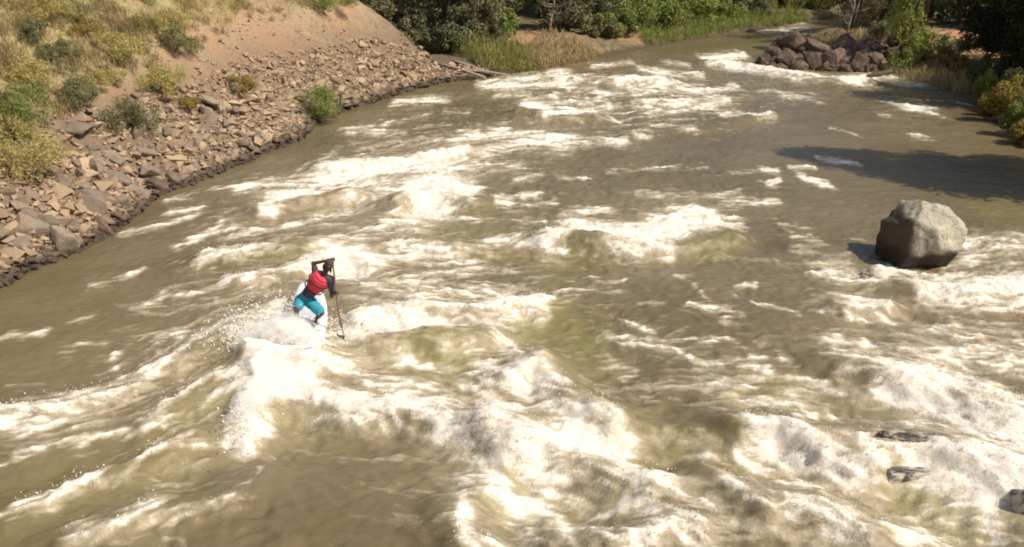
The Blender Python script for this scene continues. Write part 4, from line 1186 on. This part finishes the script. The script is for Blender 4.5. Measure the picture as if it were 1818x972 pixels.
def hand(mb, wrist, grip, around, thumb_side):
    """palm plus four bent fingers of unequal length and a thumb, closed round a shaft of direction `around`"""
    d = (grip-wrist).normalized(); a = around.normalized(); nrm = d.cross(a).normalized()
    limb(mb, [wrist, grip-d*.015], [.028, .034], 4)
    for i, ln in enumerate((.9, 1.0, .95, .78)):
        o = grip-d*.02+a*(-.03+.02*i); r0 = .028*ln
        pts = [o+nrm*.028, o+d*.04*ln+nrm*.03, o+d*.052*ln-nrm*.002, o+d*.03*ln-nrm*.026]
        limb(mb, pts, [.0105, .0095, .0088, .0075], 4)
    o = grip-d*.03+a*.035*thumb_side; limb(mb, [o-nrm*.01, o+d*.03-nrm*.03, o+d*.05-nrm*.034], [.0125, .011, .009], 4)
PT, PM, PB = rp(590.5,461,-.07), rp(597,520,-.24), rp(607,582,-.42); PE = rp(614,606,-.46)
sh = (PM-PT).normalized()
hand(mb, J['hl_'].lerp(J['el'], .12), PT, sh.cross(Vector((0, 1, 0))), 1); hand(mb, J['hr_'].lerp(J['er'], .15), PM, sh, 1)
body = obj('body', local(remeshed(mb, 'body', .009, 3, .4)), M_skin, root)
# clothing, each its own shell
mb = MB(); mb.ball(J['pel'], (.185, .135, .125)); limb(mb, [J['pel'], J['waist'].lerp(J['pel'], .55)], [.14, .135])
limb(mb, [J['hl'], J['hl'].lerp(J['kl'], .62)], [.122, .108], 9); limb(mb, [J['hr'], J['hr'].lerp(J['kr'], .80)], [.125, .11], 9)
obj('shorts', local(remeshed(mb, 'shorts', .014, 4)), M_shorts, root)
mb = MB(); limb(mb, [J['waist'].lerp(J['pel'], .35), J['waist'], J['chest']], [.134, .136, .158], 9); limb(mb, [J['sl'], J['chest'].lerp(J['neck'], .4), J['sr']], [.082, .12, .082])
limb(mb, [J['sl'], J['sl'].lerp(J['el'], .55)], [.076, .064]); limb(mb, [J['sr'], J['sr'].lerp(J['er'], .6)], [.076, .064])
obj('shirt', local(remeshed(mb, 'shirt', .014, 4)), M_shirt, root)
cd = (J['neck']-J['waist']).normalized(); cx = Vector((1, 0, 0)); cx = (cx-cd*cx.dot(cd)).normalized(); cy = cd.cross(cx)
rot = Matrix((cx, cy, cd)).transposed()
mb = MB(); c0 = J['chest']
for t, wx_, wy_ in ((-.19,.17,.16),(-.13,.195,.18),(-.05,.205,.188),(.03,.21,.188),(.09,.20,.18),(.15,.175,.16)):
    mb.ball(c0+cd*t, (wx_, wy_, .055), rot)
vest = obj('life_vest', local(remeshed(mb, 'life_vest', .014, 5)), M_vest, root)
mb = MB()
for t in (-.185, .015):
    ring = [c0+cd*t+cx*math.cos(q)*(.20 if t < 0 else .217)+cy*math.sin(q)*(.18 if t < 0 else .198) for q in np.linspace(0, 2*math.pi, 25)]
    mb.tube(ring, .013, 6, False)
st_ = obj('strap', mb.mesh('strap'), M_black, vest); st_.data.transform(Matrix.Translation(-root.location))
mb = MB(); mb.ball(hd+hup*.05-face*.02, (.086, .092, .098), Matrix((hsd, -face, hup)).transposed(), 20, 14); mb.ball(hd-hup*.07+face*.055, (.05, .042, .045))
for s_ in (1, -1): mb.ball(hd+hsd*.07*s_-hup*.05+face*.01, (.025, .045, .07))
obj('hair', local(remeshed(mb, 'hair', .009, 3)), M_hair, root)
mb = MB(); mb.ball(hd+hup*.085-face*.01, (.088, .100, .068), Matrix((hsd, -face, hup)).transposed(), 20, 14)
mb.ball(hd+hup*.062+face*.085, (.055, .04, .011), Matrix((hsd, -face, hup)).transposed(), 16, 8)
obj('cap', local(remeshed(mb, 'cap', .009, 3)), M_cap, root)
mb = MB()
for s_ in (1, -1): mb.ball(hd+hsd*.032*s_+face*.088+hup*.022, .011)
obj('eyes', local(mb.mesh('eyes')), M_black, root)
# paddle
pad = empty('paddle', PB); tag(pad, 'long brown paddle held upright at the right side of the rider', 'paddle')
mb = MB(); pts = [PT, PT.lerp(PM, .5)+Vector((.0, 0, 0)), PM, PM.lerp(PB, .5)+Vector((-.015, 0, 0)), PB]; mb.tube(pts, .019, 10); me = mb.mesh('shaft'); me.transform(Matrix.Translation(-PB)); obj('shaft', me, M_blade, pad)
mb = MB(); g = sh.cross(Vector((0, 1, 0))).normalized(); mb.tube([PT-g*.055, PT, PT+g*.055], [.016, .02, .016], 8); me = mb.mesh('grip'); me.transform(Matrix.Translation(-PB)); obj('grip', me, M_grip, pad)
bd = (PE-PB).normalized(); ws = bd.cross(Vector((1, .2, 0))).normalized(); bn = bd.cross(ws)
mb = MB(); mb.v = []; rows = 9
for i in range(rows+1):
    t = i/rows; w = .025+.075*math.sin(math.pi*min(.15+.8*t, 1))
    for s_, th in ((-1, 0), (0, .012), (1, 0), (0, -.012)): mb.v.append(PB+bd*(t*.46-.02)+ws*w*s_+bn*th)
for i in range(rows):
    for j in range(4): mb.f.append((i*4+j, i*4+(j+1) % 4, i*4+4+(j+1) % 4, i*4+4+j))
mb.f += [(3,2,1,0), tuple(rows*4+j for j in range(4))]
me = mb.mesh('blade'); me.transform(Matrix.Translation(-PB)); obj('blade', me, M_blade, pad)
# ------------------------------------------------------------------ mist: fine airborne water round the nose of the board
def mist(px, z, rad, rz, dens, label, seed):
    k = NT('mist'); co = k.n('TexCoord').outputs['Object']
    g = k.n('TexGradient', {0: co}, gradient_type='SPHERICAL').outputs[1]
    off = k.n('VectorMath', {0: co, 1: (seed, seed*.7, 0)}, operation='ADD').outputs[0]
    n = k.noise(off, 2.4, 5, .62, .5)
    d = k.math('ADD', k.math('MULTIPLY', g, 1.25), k.math('MULTIPLY', k.math('SUBTRACT', n, .55), 1.9))
    d = k.math('MULTIPLY', k.ramp(d, .12, .75), dens)
    v = k.n('VolumePrincipled', {'Color': (.997,.99,.975,1), 'Density': d, 'Anisotropy': .0})
    k.t.links.new(v.outputs[0], k.out.inputs['Volume'])
    me = MB().ball((0, 0, 0), 1.0, None, 24, 16).mesh('mist'); o = obj('mist', me, k.m); o.location = at(px[0], px[1], z); o.scale = rad; o.rotation_euler = (0, 0, rz)
    return tag(o, label, 'spray', kind='stuff')
mist((508,596), .40, (.78,.62,.58), .3, 17, 'white mist of spray bursting beside the board', 3)
mist((470,602), .30, (.75,.5,.42), .4, 10, 'thinner mist of spray drifting left of the board', 5)
mist((545,612), .28, (.5,.36,.36), 0, 19, 'white mist hiding the nose of the board', 8)
mist((452,712), .20, (.34,.75,.34), -.35, 15, 'white plume of spray running down from the board', 11)
scene.cycles.volume_bounces = 14; scene.cycles.volume_step_rate = .8
# ------------------------------------------------------------------ spray: drops thrown off the breaking crests
r5 = np.random.default_rng(51)
oct_v = np.array([(1,0,0),(-1,0,0),(0,1,0),(0,-1,0),(0,0,1),(0,0,-1)], float); oct_f = np.array([(0,2,4),(2,1,4),(1,3,4),(3,0,4),(2,0,5),(1,2,5),(3,1,5),(0,3,5)])
def drops(P, s):
    n = len(P); q = r5.uniform(.6, 1.3, (n, 1, 3))
    V = (P[:, None, :]+oct_v[None]*s[:, None, None]*q).reshape(-1, 3); F = (oct_f[None]+(np.arange(n)*6)[:, None, None]).reshape(-1, 3)
    return mesh_np('spray', V, F, True)
k = NT('spray_drops'); M_spray = k.done(k.n('MixShader', {0: .3, 1: k.n('BsdfDiffuse', {0: (.93,.90,.85,1)}).outputs[0], 2: k.n('BsdfTranslucent', {0: (.93,.90,.85,1)}).outputs[0]}))
PP = []; SS = []
def puff(u, v, z0, n, su, sv, sz, smin=.003, smax=.028, lift=(0, 0, 0)):
    c = np.array(at(u, v, z0)); q = r5.normal(size=(n, 3))*np.array([su, sv, sz]); q[:, 2] = np.abs(q[:, 2])
    P = c+q+np.outer(r5.random(n)**2, np.array(lift)); PP.append(P); SS.append(smin+(smax-smin)*r5.random(n)**4)
for a in [(470,585,.3,1500,.38,.3,.26),(500,600,.25,1500,.36,.32,.28),(530,612,.25,1200,.26,.28,.22),(440,600,.2,1500,.45,.38,.18),(545,606,.2,900,.24,.24,.18),(505,560,.28,700,.25,.3,.25),
          (525,640,.12,1400,.36,.28,.15),(445,740,.2,700,.2,.4,.14),(580,606,.2,500,.2,.2,.1),(650,575,.25,700,.6,.3,.12)]:
    puff(*a)
jj = np.argwhere((Fm > .55) & (WY > 8.5) & (WY < 46) & (Z > .10)); pick = jj[r5.choice(len(jj), 15000, p=None)]
zz = Z[pick[:, 0], pick[:, 1]]; P = np.stack([WX[pick[:, 0], pick[:, 1]], WY[pick[:, 0], pick[:, 1]]-.35*np.clip(zz, 0, 1), zz], 1)
P += r5.normal(size=P.shape)*np.array([.06, .06, .0]); P[:, 2] += np.abs(r5.normal(size=len(P)))*.05*(1+zz*2)
PP.append(P); SS.append(.004+.014*r5.random(len(P))**3)
tag(obj('spray', drops(np.concatenate(PP), np.concatenate(SS)), M_spray), 'white spray thrown up around the board and off the breaking crests', 'spray', kind='stuff')
